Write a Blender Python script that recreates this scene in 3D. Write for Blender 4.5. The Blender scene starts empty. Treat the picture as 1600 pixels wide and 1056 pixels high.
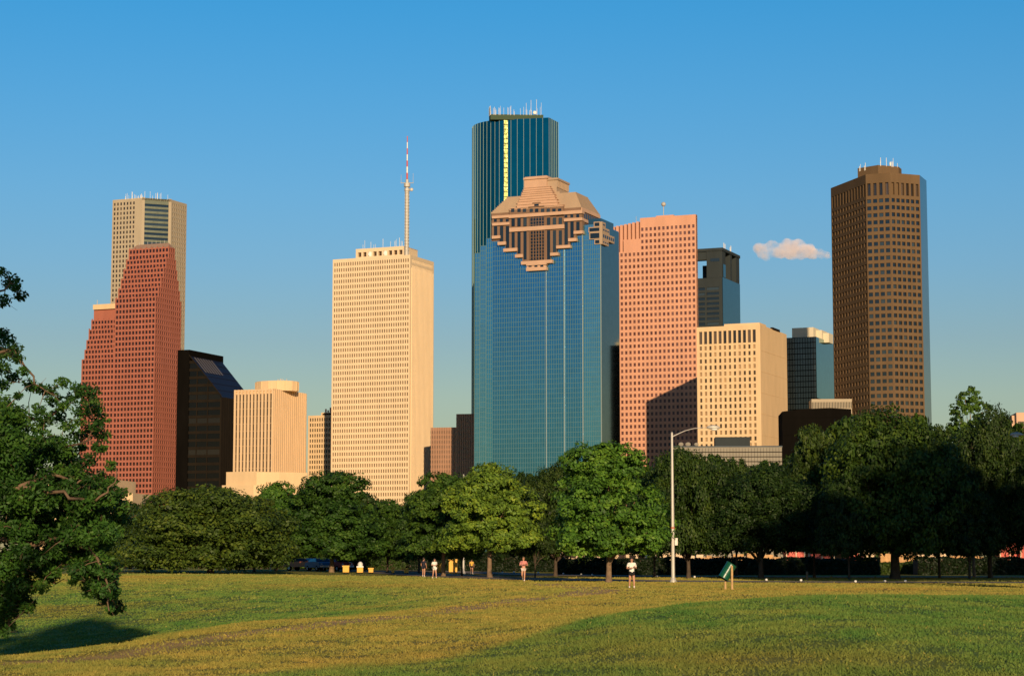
import bpy, bmesh, math, random
import numpy as np
from mathutils import Vector, Matrix
R = math.radians
C = bpy.context.scene
COL = C.collection

# ------------------------------------------------------------------ camera
F = 3190.0                       # focal length in photo pixels (photo 1600 x 1056)
PITCH = math.atan(344.0 / F)
HC = 1.7
cam_d = bpy.data.cameras.new('camera')
cam_d.sensor_width = 36.0
cam_d.lens = 36.0 * F / 1600.0
cam_d.clip_start = 0.5
cam_d.clip_end = 40000
cam = bpy.data.objects.new('camera', cam_d)
COL.objects.link(cam)
cam.location = (0, 0, HC)
cam.rotation_euler = (math.pi / 2 + PITCH, 0, 0)
C.camera = cam

# ------------------------------------------------------------------ sky, sun, exposure
SUN_AZ, SUN_EL = 8.0, 12.5      # degrees right of straight behind the camera; above the horizon
w = bpy.data.worlds.new('World')
C.world = w
w.use_nodes = True
nt = w.node_tree
bg = nt.nodes['Background']
sky = nt.nodes.new('ShaderNodeTexSky')
sky.sky_type = 'NISHITA'
sky.sun_disc = False
sky.sun_elevation = R(SUN_EL)
sky.sun_rotation = R(180 - SUN_AZ)
sky.air_density = 1.3
sky.dust_density = 0.4
sky.ozone_density = 4.0
SKY_TINT = [(0.0, (0.88, 0.84, 0.75)), (0.078, (0.89, 0.87, 0.86)), (0.106, (0.79, 0.835, 0.94)), (0.14, (0.69, 0.89, 1.10)), (0.177, (0.60, 0.945, 1.20)), (0.222, (0.455, 0.97, 1.27)), (0.265, (0.315, 0.98, 1.32)), (0.36, (0.22, 0.70, 1.05)), (0.6, (0.12, 0.36, 0.62)), (1.0, (0.08, 0.24, 0.42))]
geo = nt.nodes.new('ShaderNodeTexCoord')
sep = nt.nodes.new('ShaderNodeSeparateXYZ')
ramp = nt.nodes.new('ShaderNodeValToRGB')
while len(ramp.color_ramp.elements) < len(SKY_TINT):
    ramp.color_ramp.elements.new(0.5)
for e, (p, c) in zip(ramp.color_ramp.elements, SKY_TINT):
    e.position = p
    e.color = (c[0], c[1], c[2], 1)
mixn = nt.nodes.new('ShaderNodeMix')
mixn.data_type = 'RGBA'
mixn.blend_type = 'MULTIPLY'
mixn.inputs[0].default_value = 1.0
nt.links.new(geo.outputs['Generated'], sep.inputs[0])
nt.links.new(sep.outputs[2], ramp.inputs[0])
nt.links.new(sky.outputs[0], mixn.inputs[6])
nt.links.new(ramp.outputs[0], mixn.inputs[7])
nt.links.new(mixn.outputs[2], bg.inputs[0])
bg.inputs[1].default_value = 0.10

sun_d = bpy.data.lights.new('sun', 'SUN')
sun_d.energy = 5.0
sun_d.color = (1.0, 0.74, 0.45)
sun_d.angle = R(0.5)
sun = bpy.data.objects.new('sun', sun_d)
COL.objects.link(sun)
SUNV = Vector((math.sin(R(SUN_AZ)) * math.cos(R(SUN_EL)), -math.cos(R(SUN_AZ)) * math.cos(R(SUN_EL)), math.sin(R(SUN_EL))))
sun.rotation_euler = SUNV.to_track_quat('Z', 'Y').to_euler()
C.view_settings.view_transform = 'Standard'
C.view_settings.look = 'None'
C.view_settings.exposure = 0.0
C.view_settings.gamma = 1.0
C.cycles.use_denoising = True
C.cycles.max_bounces = 6
C.cycles.transparent_max_bounces = 6

# ------------------------------------------------------------------ projection helpers
CP, SP = math.cos(PITCH), math.sin(PITCH)
def ray(px, py):
    u, v = (px - 800.0) / F, (528.0 - py) / F
    return Vector((u, CP - v * SP, SP + v * CP))
def at(px, py, Y):
    r = ray(px, py)
    t = Y / r.y
    return Vector((r.x * t, Y, HC + r.z * t))
def zat(py, Y, px=800):
    return at(px, py, Y).z
def project(p):
    x, y, z = p[0], p[1], p[2] - HC
    f = y * CP + z * SP
    return 800 + F * x / f, 528 - F * (-y * SP + z * CP) / f
def reach(P, d, z, px):
    """length s so that P + s d at height z is seen in column px"""
    u = (px - 800.0) / F
    k = u * (P[1] * CP + (z - HC) * SP) - P[0]
    return k / (d[0] - u * d[1] * CP)

# ------------------------------------------------------------------ terrain
PXC = [-300, 0, 250, 400, 600, 750, 900, 1000, 1150, 1300, 1600, 2200]
YC = [0, 15, 25, 35, 40, 45, 50, 55, 60, 70, 80, 90, 100, 115, 130, 150, 180, 220, 300]
ZT = [
 [0, 0, 0, -.1, -.4, -.8, -1.3, -1.7, -2.0, -2.3, -2.3, -2.1, -1.8, -1.3, -.7, -.1, .35, .45, .4],
 [0, 0, 0, 0, -.15, -.5, -.9, -1.3, -1.6, -2.0, -2.1, -1.95, -1.6, -1.1, -.6, -.1, .3, .42, .4],
 [0, 0, 0, 0, 0, 0, -.05, -.3, -.6, -1.1, -1.35, -1.35, -1.15, -.7, -.3, .05, .35, .45, .4],
 [0, 0, 0, 0, 0, 0, 0, -.03, -.15, -.6, -.85, -.9, -.8, -.5, -.2, .05, .3, .4, .35],
 [0, 0, 0, 0, 0, 0, 0, 0, 0, -.1, -.38, -.5, -.52, -.35, -.15, 0, .12, .2, .2],
 [0, 0, .05, .1, .1, .05, 0, 0, 0, 0, -.05, -.15, -.2, -.15, -.05, 0, 0, .05, .1],
 [0, 0, .12, .28, .34, .32, .22, .1, .02, 0, 0, 0, 0, 0, 0, 0, 0, 0, .05],
 [0, 0, .20, .42, .50, .54, .48, .34, .18, .02, 0, 0, 0, 0, 0, 0, 0, 0, .05],
 [0, 0, .24, .50, .61, .70, .74, .66, .46, .12, 0, 0, 0, 0, 0, 0, 0, 0, .05],
 [0, 0, .26, .55, .68, .79, .84, .78, .60, .28, .04, 0, 0, 0, 0, 0, 0, 0, .05],
 [0, 0, .22, .50, .62, .72, .74, .66, .50, .20, .02, 0, 0, 0, 0, 0, 0, 0, .05],
 [0, 0, .20, .48, .58, .66, .68, .60, .44, .18, .02, 0, 0, 0, 0, 0, 0, 0, .05]]
GPX = np.arange(-300, 2201, 50.0)
GY = np.arange(0, 301, 2.0)
_a = np.array([np.interp(GY, YC, r) for r in ZT])
_g = np.array([np.interp(GPX, PXC, _a[:, j]) for j in range(len(GY))]).T      # [px, Y]
for _ in range(3):
    p = np.pad(_g, 1, mode='edge')
    _g = (p[:-2, 1:-1] + 2 * p[1:-1, 1:-1] + p[2:, 1:-1]) / 4
    p = np.pad(_g, 1, mode='edge')
    _g = (p[1:-1, :-2] + 2 * p[1:-1, 1:-1] + p[1:-1, 2:]) / 4
def ground_z(x, y):
    x = np.asarray(x, float); y = np.asarray(y, float)
    yy = np.clip(y, 0, 299.9)
    px = np.clip(800 + F * x / np.maximum(y, 18.0), -300, 2199.9)
    i = (px + 300) / 50; j = yy / 2
    i0 = np.floor(i).astype(int); j0 = np.floor(j).astype(int)
    i1 = np.minimum(i0 + 1, len(GPX) - 1); j1 = np.minimum(j0 + 1, len(GY) - 1)
    fi = i - i0; fj = j - j0
    z = (_g[i0, j0] * (1 - fi) * (1 - fj) + _g[i1, j0] * fi * (1 - fj) + _g[i0, j1] * (1 - fi) * fj + _g[i1, j1] * fi * fj)
    b = .03 * np.sin(x * .31 + y * .17) + .025 * np.sin(x * .13 - y * .41 + 1.3) + .012 * np.sin(x * 1.1 + y * .7)
    return z + b * np.clip((y - 10) / 20, 0, 1) * np.clip((160 - y) / 40, 0, 1)
def gz(x, y):
    return float(ground_z(x, y))

# ------------------------------------------------------------------ materials
def newmat(name):
    m = bpy.data.materials.new(name)
    m.use_nodes = True
    n = m.node_tree
    return m, n, n.nodes['Principled BSDF']
def nd(n, t, **k):
    x = n.nodes.new(t)
    for a, b in k.items():
        setattr(x, a, b)
    return x
def rgba(c):
    return (c[0], c[1], c[2], 1)
def stone(name, col, var=.12, rough=.85, scale=.15, streak=True, bump=0):
    """masonry / concrete with faint panel and weather variation"""
    m, n, b = newmat(name)
    tc = nd(n, 'ShaderNodeTexCoord')
    mp = nd(n, 'ShaderNodeMapping')
    mp.inputs['Scale'].default_value = (scale, scale, scale * (.25 if streak else 1))
    nz = nd(n, 'ShaderNodeTexNoise')
    nz.inputs['Scale'].default_value = 1.0
    nz.inputs['Detail'].default_value = 5
    nz.inputs['Roughness'].default_value = .65
    r = nd(n, 'ShaderNodeMapRange')
    r.inputs['From Min'].default_value = .3
    r.inputs['From Max'].default_value = .7
    r.inputs['To Min'].default_value = 1 - var
    r.inputs['To Max'].default_value = 1 + var
    mx = nd(n, 'ShaderNodeVectorMath', operation='SCALE')
    mx.inputs[0].default_value = col
    n.links.new(tc.outputs['Object'], mp.inputs[0])
    n.links.new(mp.outputs[0], nz.inputs[0])
    n.links.new(nz.outputs[0], r.inputs[0])
    n.links.new(r.outputs[0], mx.inputs['Scale'])
    n.links.new(mx.outputs[0], b.inputs['Base Color'])
    b.inputs['Roughness'].default_value = rough
    b.inputs['Specular IOR Level'].default_value = .15
    return m
def plain(name, col, rough=.6, metal=0.0, spec=.5, emis=None):
    m, n, b = newmat(name)
    nz = nd(n, 'ShaderNodeTexNoise')
    nz.inputs['Scale'].default_value = 6
    nz.inputs['Detail'].default_value = 4
    tc = nd(n, 'ShaderNodeTexCoord')
    r = nd(n, 'ShaderNodeMapRange')
    r.inputs['To Min'].default_value = .85
    r.inputs['To Max'].default_value = 1.15
    mx = nd(n, 'ShaderNodeVectorMath', operation='SCALE')
    mx.inputs[0].default_value = col
    n.links.new(tc.outputs['Object'], nz.inputs[0])
    n.links.new(nz.outputs[0], r.inputs[0])
    n.links.new(r.outputs[0], mx.inputs['Scale'])
    n.links.new(mx.outputs[0], b.inputs['Base Color'])
    b.inputs['Roughness'].default_value = rough
    b.inputs['Metallic'].default_value = metal
    b.inputs['Specular IOR Level'].default_value = spec
    return m
def pane(name, dark, light, frac=.3, rough=.08, spec=.6, metal=0.0):
    """window glass: each pane picks its own tone (blinds, lights off) between dark and light"""
    m, n, b = newmat(name)
    oi = nd(n, 'ShaderNodeObjectInfo')
    at_ = nd(n, 'ShaderNodeAttribute', attribute_name='rnd')
    ad = nd(n, 'ShaderNodeMath', operation='ADD')
    fr = nd(n, 'ShaderNodeMath', operation='FRACT')
    cr = nd(n, 'ShaderNodeValToRGB')
    cr.color_ramp.interpolation = 'LINEAR'
    e = cr.color_ramp.elements
    e[0].position = 0; e[0].color = rgba(dark)
    e[1].position = 1; e[1].color = rgba(light)
    k = e.new(1 - frac); k.color = rgba([d * 1.3 for d in dark])
    n.links.new(oi.outputs['Random'], ad.inputs[0])
    n.links.new(at_.outputs['Fac'], ad.inputs[1])
    n.links.new(ad.outputs[0], fr.inputs[0])
    n.links.new(fr.outputs[0], cr.inputs[0])
    n.links.new(cr.outputs[0], b.inputs['Base Color'])
    b.inputs['Roughness'].default_value = rough
    b.inputs['Specular IOR Level'].default_value = spec
    b.inputs['Metallic'].default_value = metal
    return m
def mirror(name, col, rough=.04, wob=.0, metal=1.0):
    m, n, b = newmat(name)
    tc = nd(n, 'ShaderNodeTexCoord')
    nz = nd(n, 'ShaderNodeTexNoise')
    nz.inputs['Scale'].default_value = .25
    nz.inputs['Detail'].default_value = 3
    r = nd(n, 'ShaderNodeMapRange')
    r.inputs['To Min'].default_value = .82
    r.inputs['To Max'].default_value = 1.18
    mx = nd(n, 'ShaderNodeVectorMath', operation='SCALE')
    mx.inputs[0].default_value = col
    n.links.new(tc.outputs['Object'], nz.inputs[0])
    n.links.new(nz.outputs[0], r.inputs[0])
    n.links.new(r.outputs[0], mx.inputs['Scale'])
    n.links.new(mx.outputs[0], b.inputs['Base Color'])
    b.inputs['Roughness'].default_value = rough
    b.inputs['Metallic'].default_value = metal
    if wob:
        bp = nd(n, 'ShaderNodeBump')
        bp.inputs['Strength'].default_value = wob
        bp.inputs['Distance'].default_value = .2
        n2 = nd(n, 'ShaderNodeTexNoise')
        n2.inputs['Scale'].default_value = .5
        n.links.new(tc.outputs['Object'], n2.inputs[0])
        n.links.new(n2.outputs[0], bp.inputs['Height'])
        n.links.new(bp.outputs[0], b.inputs['Normal'])
    return m
M = {}
M['tan'] = stone('tan_travertine', (.72, .56, .37), .05)
M['cream'] = stone('cream_concrete', (.70, .50, .29), .07)
M['cream_rib'] = stone('cream_ribbed_stone', (.68, .48, .29), .07)
M['red'] = stone('red_granite', (.36, .125, .085), .10)
M['redroof'] = stone('weathered_roof', (.30, .20, .15), .2, scale=1.0)
M['pink'] = stone('pink_stone', (.64, .33, .215), .07)
M['grey_tan'] = stone('grey_tan_granite', (.41, .34, .245), .07)
M['brown'] = stone('brown_granite', (.142, .090, .048), .10)
M['dark'] = stone('dark_bronze_cladding', (.006, .005, .004), .2, rough=.95)
M['dark'].node_tree.nodes['Principled BSDF'].inputs['Specular IOR Level'].default_value = .02
M['dark_band'] = stone('dark_spandrel', (.014, .010, .006), .2, rough=.95)
M['slope'] = mirror('sloped_dark_glass', (.040, .028, .018), .35, metal=.8)
M['skyl'] = plain('skylight_strip', (.16, .14, .12), .4)
M['gran'] = stone('crown_granite', (.54, .345, .235), .08)
M['roofbeige'] = stone('beige_sloped_roof', (.41, .295, .20), .06, rough=.7)
M['gpier'] = stone('brown_pier', (.22, .135, .09), .1)
M['blueglass'] = mirror('blue_mirror_glass', (.10, .35, .56), .05, .03)
M['blueglass2'] = mirror('blue_glass_lighter_reflection', (.16, .47, .66), .05, .03)  # lighter tint stands in for the different reflection of the side bands
M['greyglass'] = mirror('grey_mirror_glass', (.20, .225, .21), .05)
M['tealglass'] = mirror('deep_teal_glass', (.008, .165, .18), .06)
M['notch'] = mirror('sun_streak_glass', (.075, .085, .030), .24, .55)  # yellow of the sun streak tinted into this one facet
M['mull'] = plain('pale_mullion', (.10, .20, .22), .8, 0, .1)
M['mull_w'] = plain('white_mullion', (.30, .36, .35), .4, .2)
M['dimmull'] = plain('dark_mullion', (.03, .07, .10), .5, .2)
M['slate'] = stone('slate_grey_panel', (.034, .042, .044), .12, rough=.8)
M['slateroof'] = stone('slate_roof', (.05, .07, .09), .1, rough=.5)
M['darkglass'] = mirror('black_green_glass', (.020, .035, .040), .08, metal=.9)
M['win'] = pane('window_glass', (.020, .016, .014), (.10, .07, .05), .3)
M['win_brown'] = pane('brown_window_glass', (.040, .020, .010), (.10, .055, .03), .4)
M['win_mauve'] = pane('mauve_window_glass', (.095, .042, .040), (.20, .10, .085), .6, rough=.15)
M['win_cream'] = pane('blind_window_glass', (.05, .030, .014), (.42, .27, .14), .55)
M['win_red'] = pane('red_window_glass', (.018, .006, .007), (.045, .018, .012), .4)
M['win_black'] = pane('black_window_glass', (.004, .004, .004), (.020, .018, .015), .3, rough=.1, spec=.25)
M['win_dark'] = pane('dark_window_glass', (.006, .007, .008), (.032, .042, .045), .35, rough=.05, spec=.9)
M['win_green'] = pane('green_band_glass', (.03, .055, .06), (.09, .12, .10), .4, rough=.05, spec=.8)
M['white'] = plain('white_paint', (.78, .74, .68), .5)
M['redp'] = plain('red_paint', (.55, .06, .03), .5)
M['steel'] = plain('pale_galvanised_steel', (.50, .47, .42), .5, .2)
M['podium'] = stone('podium_panels', (.27, .24, .19), .1)

# ------------------------------------------------------------------ object helpers
def tag(o, label=None, cat=None, group=None, kind=None):
    if label: o['label'] = label
    if cat: o['category'] = cat
    if group: o['group'] = group
    if kind: o['kind'] = kind
    return o
def empty(name, loc, label=None, cat=None, group=None, rz=0):
    o = bpy.data.objects.new(name, None)
    o.empty_display_size = .1
    COL.objects.link(o)
    o.location = loc
    o.rotation_euler = (0, 0, rz)
    return tag(o, label, cat, group)
class MB:
    def __init__(s):
        s.v, s.f, s.m, s.r = [], [], [], []
    def quad(s, a, b, c, d, m=0, r=0.0):
        n = len(s.v)
        s.v += [tuple(a), tuple(b), tuple(c), tuple(d)]
        s.f.append((n, n + 1, n + 2, n + 3)); s.m.append(m); s.r.append(r)
    def poly(s, pts, m=0, r=0.0):
        n = len(s.v)
        s.v += [tuple(p) for p in pts]
        s.f.append(tuple(range(n, n + len(pts)))); s.m.append(m); s.r.append(r)
    def prism(s, foot, z0, z1, m=0, bottom=False):
        """closed prism over a footprint; z1 may be a list of heights"""
        k = len(foot); n = len(s.v)
        zt = z1 if isinstance(z1, (list, tuple)) else [z1] * k
        s.v += [(p[0], p[1], z0) for p in foot] + [(p[0], p[1], zt[i]) for i, p in enumerate(foot)]
        for i in range(k):
            j = (i + 1) % k
            s.f.append((n + i, n + j, n + k + j, n + k + i)); s.m.append(m); s.r.append(0)
        s.f.append(tuple(n + k + i for i in range(k))); s.m.append(m); s.r.append(0)
        s.f.append(tuple(n + i for i in reversed(range(k)))); s.m.append(m); s.r.append(0)
    def tube(s, pts, rad, seg=8, m=0, cap=True):
        pts = [Vector(p) for p in pts]
        n0 = len(s.v)
        for i, p in enumerate(pts):
            d = (pts[min(i + 1, len(pts) - 1)] - pts[max(i - 1, 0)]).normalized()
            a = d.orthogonal().normalized() if i == 0 else (a - d * a.dot(d)).normalized()
            b = d.cross(a)
            r = rad[i] if isinstance(rad, (list, tuple)) else rad
            for k in range(seg):
                t = 2 * math.pi * k / seg
                s.v.append(tuple(p + a * (r * math.cos(t)) + b * (r * math.sin(t))))
        for i in range(len(pts) - 1):
            for k in range(seg):
                k2 = (k + 1) % seg
                s.f.append((n0 + i * seg + k, n0 + i * seg + k2, n0 + (i + 1) * seg + k2, n0 + (i + 1) * seg + k)); s.m.append(m); s.r.append(0)
        if cap:
            s.f.append(tuple(n0 + k for k in reversed(range(seg)))); s.m.append(m); s.r.append(0)
            e = n0 + (len(pts) - 1) * seg
            s.f.append(tuple(e + k for k in range(seg))); s.m.append(m); s.r.append(0)
    def ball(s, c, rx, ry, rz, nu=12, nv=8, m=0):
        n0 = len(s.v)
        for j in range(nv + 1):
            ph = math.pi * j / nv
            for i in range(nu):
                th = 2 * math.pi * i / nu
                s.v.append((c[0] + rx * math.sin(ph) * math.cos(th), c[1] + ry * math.sin(ph) * math.sin(th), c[2] + rz * math.cos(ph)))
        for j in range(nv):
            for i in range(nu):
                i2 = (i + 1) % nu
                s.f.append((n0 + j * nu + i, n0 + (j + 1) * nu + i, n0 + (j + 1) * nu + i2, n0 + j * nu + i2)); s.m.append(m); s.r.append(0)
    def build(s, name, mats, parent=None, loc=None, smooth=False, fix=True):
        if not isinstance(mats, (list, tuple)): mats = [mats]
        me = bpy.data.meshes.new(name)
        off = Vector(loc or (0, 0, 0))
        q = parent
        while q is not None:
            off = off + Vector(q.location); q = q.parent
        ox, oy, oz = off
        vv = [(a - ox, b - oy, c - oz) for a, b, c in s.v]
        me.from_pydata(vv, [], s.f)
        for mt in mats: me.materials.append(mt)
        me.polygons.foreach_set('material_index', s.m)
        if any(s.r):
            a = me.attributes.new('rnd', 'FLOAT', 'FACE')
            a.data.foreach_set('value', s.r)
        if smooth:
            me.polygons.foreach_set('use_smooth', [True] * len(s.f))
        me.update()
        if fix:
            bm = bmesh.new(); bm.from_mesh(me)
            bmesh.ops.recalc_face_normals(bm, faces=bm.faces[:])
            bm.to_mesh(me); bm.free()
        o = bpy.data.objects.new(name, me)
        COL.objects.link(o)
        if parent is not None:
            o.parent = parent
        else:
            o.location = off
        return o

def P3(p, z):
    return (p[0], p[1], z)
def V2(x, y):
    return Vector((x, y))
class Frame:
    """a vertical building corner: U runs left along the camera-facing front, V runs back along the right flank"""
    def __init__(s, px, py, D, ang=23.0):
        q = at(px, py, D)
        s.O = V2(q.x, q.y); s.top = q.z
        a = R(ang)
        s.U = V2(-math.cos(a), math.sin(a)); s.V = V2(math.sin(a), math.cos(a))
        s.D = D
    def p(s, u, v=0.0):
        return s.O + s.U * u + s.V * v
    def p3(s, u, v, z):
        q = s.p(u, v)
        return Vector((q.x, q.y, z))
    def lenU(s, px, z=None, v=0.0):
        return reach(s.p(0, v), s.U, s.top if z is None else z, px)
    def lenV(s, px, z=None, u=0.0):
        return reach(s.p(u, 0), s.V, s.top if z is None else z, px)
    def uz(s, px, py, v=0.0):
        r = ray(px, py)
        n = s.V
        o = s.p(0, v)
        t = (o.x * n.x + o.y * n.y) / (r.x * n.x + r.y * n.y)
        q = V2(r.x * t, r.y * t) - o
        return q.dot(s.U), HC + r.z * t
    def vz(s, px, py, u=0.0):
        r = ray(px, py)
        n = s.U
        o = s.p(u, 0)
        t = (o.x * n.x + o.y * n.y) / (r.x * n.x + r.y * n.y)
        q = V2(r.x * t, r.y * t) - o
        return q.dot(s.V), HC + r.z * t
    def rect(s, u0, u1, v0, v1):
        return [s.p(u0, v0), s.p(u1, v0), s.p(u1, v1), s.p(u0, v1)]
    def box(s, mb, u0, u1, v0, v1, z0, z1, m=0):
        mb.prism(s.rect(u0, u1, v0, v1), z0, z1, m)

def facade(mb, wins, P0, P1, z0, z1, nx, ny, fw, fh, rec=.5, m0=0.0, m1=0.0, zb=0.0, zt=0.0, voff=0.5, m=0, skip=None, inward=None):
    """wall from P0 to P1 pierced by nx x ny openings with real reveals; the panes are appended to wins"""
    P0 = V2(*P0); P1 = V2(*P1)
    L = (P1 - P0).length
    d = (P1 - P0) / L
    n = V2(-d.y, d.x) if inward is None else inward
    if inward is None and n.dot(P0) < 0: n = -n          # pointing away from the camera = into the building
    def q(s, z, r=0.0):
        a = P0 + d * s + n * r
        return (a.x, a.y, z)
    if m0: mb.quad(q(0, z0), q(m0, z0), q(m0, z1), q(0, z1), m)
    if m1: mb.quad(q(L - m1, z0), q(L, z0), q(L, z1), q(L - m1, z1), m)
    a0, a1 = m0, L - m1
    if zb: mb.quad(q(a0, z0), q(a1, z0), q(a1, z0 + zb), q(a0, z0 + zb), m)
    if zt: mb.quad(q(a0, z1 - zt), q(a1, z1 - zt), q(a1, z1), q(a0, z1), m)
    b0, b1 = z0 + zb, z1 - zt
    cw = (a1 - a0) / nx; ch = (b1 - b0) / ny
    ww, wh = cw * fw, ch * fh
    for j in range(ny):
        y0 = b0 + j * ch
        w0 = y0 + (ch - wh) * voff; w1 = w0 + wh
        if w0 - y0 > 1e-4: mb.quad(q(a0, y0), q(a1, y0), q(a1, w0), q(a0, w0), m)
        if y0 + ch - w1 > 1e-4: mb.quad(q(a0, w1), q(a1, w1), q(a1, y0 + ch), q(a0, y0 + ch), m)
        px = a0
        for i in range(nx):
            if skip and skip(i, j): continue
            s0 = a0 + i * cw + (cw - ww) / 2; s1 = s0 + ww
            if s0 - px > 1e-4: mb.quad(q(px, w0), q(s0, w0), q(s0, w1), q(px, w1), m)
            px = s1
            mb.quad(q(s0, w0), q(s0, w0, rec), q(s0, w1, rec), q(s0, w1), m)
            mb.quad(q(s1, w0), q(s1, w0, rec), q(s1, w1, rec), q(s1, w1), m)
            mb.quad(q(s0, w0), q(s1, w0), q(s1, w0, rec), q(s0, w0, rec), m)
            mb.quad(q(s0, w1), q(s1, w1), q(s1, w1, rec), q(s0, w1, rec), m)
            wins.append((q(s0, w0, rec), q(s1, w0, rec), q(s1, w1, rec), q(s0, w1, rec)))
        if a1 - px > 1e-4: mb.quad(q(px, w0), q(a1, w0), q(a1, w1), q(px, w1), m)

rng = random.Random(5)
NIND = 100
def place_windows(root, wins, mat, horizon_px=760, name='window', occl=None, nind=None):
    """the panes that show largest become parts of their own, the rest one part"""
    nind = NIND if nind is None else nind
    sc = []
    for k, q in enumerate(wins):
        pr = [project(p) for p in q]
        a = 0
        for i in range(4):
            x0, y0 = pr[i]; x1, y1 = pr[(i + 1) % 4]
            a += x0 * y1 - x1 * y0
        cx = sum(p[0] for p in pr) / 4; cy = sum(p[1] for p in pr) / 4
        ok = cy < horizon_px and 0 < cx < 1600 and not (occl and occl(cx, cy))
        sc.append((-abs(a) if ok else 0, k))
    sc.sort()
    ind = set(k for a, k in sc[:nind] if a < 0)
    rest = MB()
    for k, q in enumerate(wins):
        if k in ind:
            c = [sum(p[i] for p in q) / 4 for i in range(3)]
            me = bpy.data.meshes.new(name)
            me.from_pydata([(p[0] - c[0], p[1] - c[1], p[2] - c[2]) for p in q], [], [(0, 1, 2, 3)])
            me.materials.append(mat)
            o = bpy.data.objects.new(name, me)
            COL.objects.link(o)
            o.parent = root
            o.location = Vector(c) - root.location
        else:
            rest.quad(*q, r=rng.random())
    if rest.f:
        o = rest.build(name, mat, root, fix=False)
        o['kind'] = 'stuff'

def antennas(mb, pts, z, hmin, hmax, n, r=.12, rnd=None):
    rnd = rnd or rng
    for _ in range(n):
        t = rnd.random()
        k = rnd.randrange(len(pts) - 1)
        a, b = pts[k], pts[k + 1]
        x = a[0] + (b[0] - a[0]) * t; y = a[1] + (b[1] - a[1]) * t
        h = rnd.uniform(hmin, hmax)
        mb.tube([(x, y, z - .5), (x, y, z + h)], r * rnd.uniform(.6, 1.2), 5)

# ================================================================== BUILDINGS
def bld(name, fr, label, cat='office tower', group=None):
    return empty(name, (fr.O.x, fr.O.y, 0), label, cat, group)
GRP = 'downtown office towers'

# ---- tan tower with the striped mast
fr = Frame(641, 398, 1437)
L = fr.lenU(520); W = fr.lenV(678); H = fr.top
t = bld('office_tower', fr, 'pale cream tower of small windows carrying the tall red and white mast', group=GRP)
mb = MB(); wins = []
H1 = zat(402, 1437)
facade(mb, wins, fr.p(0, 0), fr.p(L, 0), 0, H, 33, 51, .52, .60, .8, .8, .8, 3, 1.8)
facade(mb, wins, fr.p(0, 0), fr.p(0, W), 0, H, 17, 51, .50, .60, 1.3, 2.4, 2.4, 3, 1.8, inward=fr.U)
back = [fr.p(0, W), fr.p(L, W), fr.p(L, 0), fr.p(0, 0)]
mb.quad(P3(fr.p(0, W), 0), P3(fr.p(L, W), 0), P3(fr.p(L, W), H), P3(fr.p(0, W), H))
mb.quad(P3(fr.p(L, 0), 0), P3(fr.p(L, W), 0), P3(fr.p(L, W), H), P3(fr.p(L, 0), H))
fr.box(mb, 0.02, L - .02, .02, W - .02, H - .6, H)
for k in range(18):                                  # shallow fins on the flank
    v = 2.4 + (W - 4.8) * k / 17
    mb.prism([fr.p(-.9, v - .35), fr.p(-.9, v + .35), fr.p(.05, v + .35), fr.p(.05, v - .35)], 0, H - 9)
mb.build('wall', M['tan'], t, fix=False)
place_windows(t, wins, M['win_brown'], 770)
ua, ub = fr.uz(632, 390, 6)[0], fr.uz(556, 390, 6)[0]
zt = fr.uz(600, 386.5, 6)[1]
mb = MB(); pw = []
facade(mb, pw, fr.p(ua, 6), fr.p(ub, 6), H, zt, 9, 1, .68, .62, 2.0, 1, 1, .6, 1.6)
mb.prism([fr.p(ua, 6.01), fr.p(ub, 6.01), fr.p(ub, W * .7), fr.p(ua, W * .7)], zt - .6, zt)
mb.quad(P3(fr.p(ua, 6), H), P3(fr.p(ua, W * .7), H), P3(fr.p(ua, W * .7), zt), P3(fr.p(ua, 6), zt))
mb.quad(P3(fr.p(ub, 6), H), P3(fr.p(ub, W * .7), H), P3(fr.p(ub, W * .7), zt), P3(fr.p(ub, 6), zt))
ph = mb.build('penthouse', M['tan'], t, fix=False)
mb = MB()
for q in pw: mb.quad(*q)
mb.build('opening', M['win_cream'], ph, fix=False)
mb = MB()
for k in range(2):
    c = pw[3 + k * 3]
    x = sum(p[0] for p in c) / 4; y = sum(p[1] for p in c) / 4 - 1.5; z = sum(p[2] for p in c) / 4
    mb.ball((x, y, z), 2.2, .8, 2.2)
mb.build('dish', M['white'], ph)
mb = MB()
antennas(mb, [fr.p(ua, 7), fr.p(ub, 7)], zt, 2.5, 6.5, 14, .14)
mb.build('antenna', M['white'], t)
# the mast: lattice-clad shaft, collar with drums, striped pole
mx = fr.p(fr.uz(635.5, 390, 4)[0], 4)
mD = mx.y
mast = empty('mast', (mx.x, mx.y, H), 'tall broadcast mast, pale below and striped red and white above, on the cream tower roof', 'mast')
mb = MB()
zA, zB, zC, zD = zat(398, mD), zat(299, mD), zat(280, mD), zat(213, mD)
def ring(mb, x, y, z0, z1, r, m=0, seg=14): mb.tube([(x, y, z0), (x, y, z1)], r, seg, m)
ring(mb, mx.x, mx.y, zA - 2, zB, 1.35)
k = 0
z = zA + 3
while z < zB:
    ring(mb, mx.x, mx.y, z, z + .4, 1.75); z += 2.3
for a in range(4):
    x = mx.x + 1.6 * math.cos(a * math.pi / 2 + .5); y = mx.y + 1.6 * math.sin(a * math.pi / 2 + .5)
    mb.tube([(x, y, zA), (x, y, zB)], .16, 5)
mb.build('shaft', M['steel'], mast)
mb = MB()
ring(mb, mx.x, mx.y, zB, zB + 2, 2.0); ring(mb, mx.x, mx.y, zB + 3, zB + 5.5, 2.3); ring(mb, mx.x, mx.y, zB + 2, zB + 8.5, 1.1)
mb.tube([(mx.x - 4.6, mx.y, zB + 6), (mx.x + 4.6, mx.y, zB + 6)], .25, 6)
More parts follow.
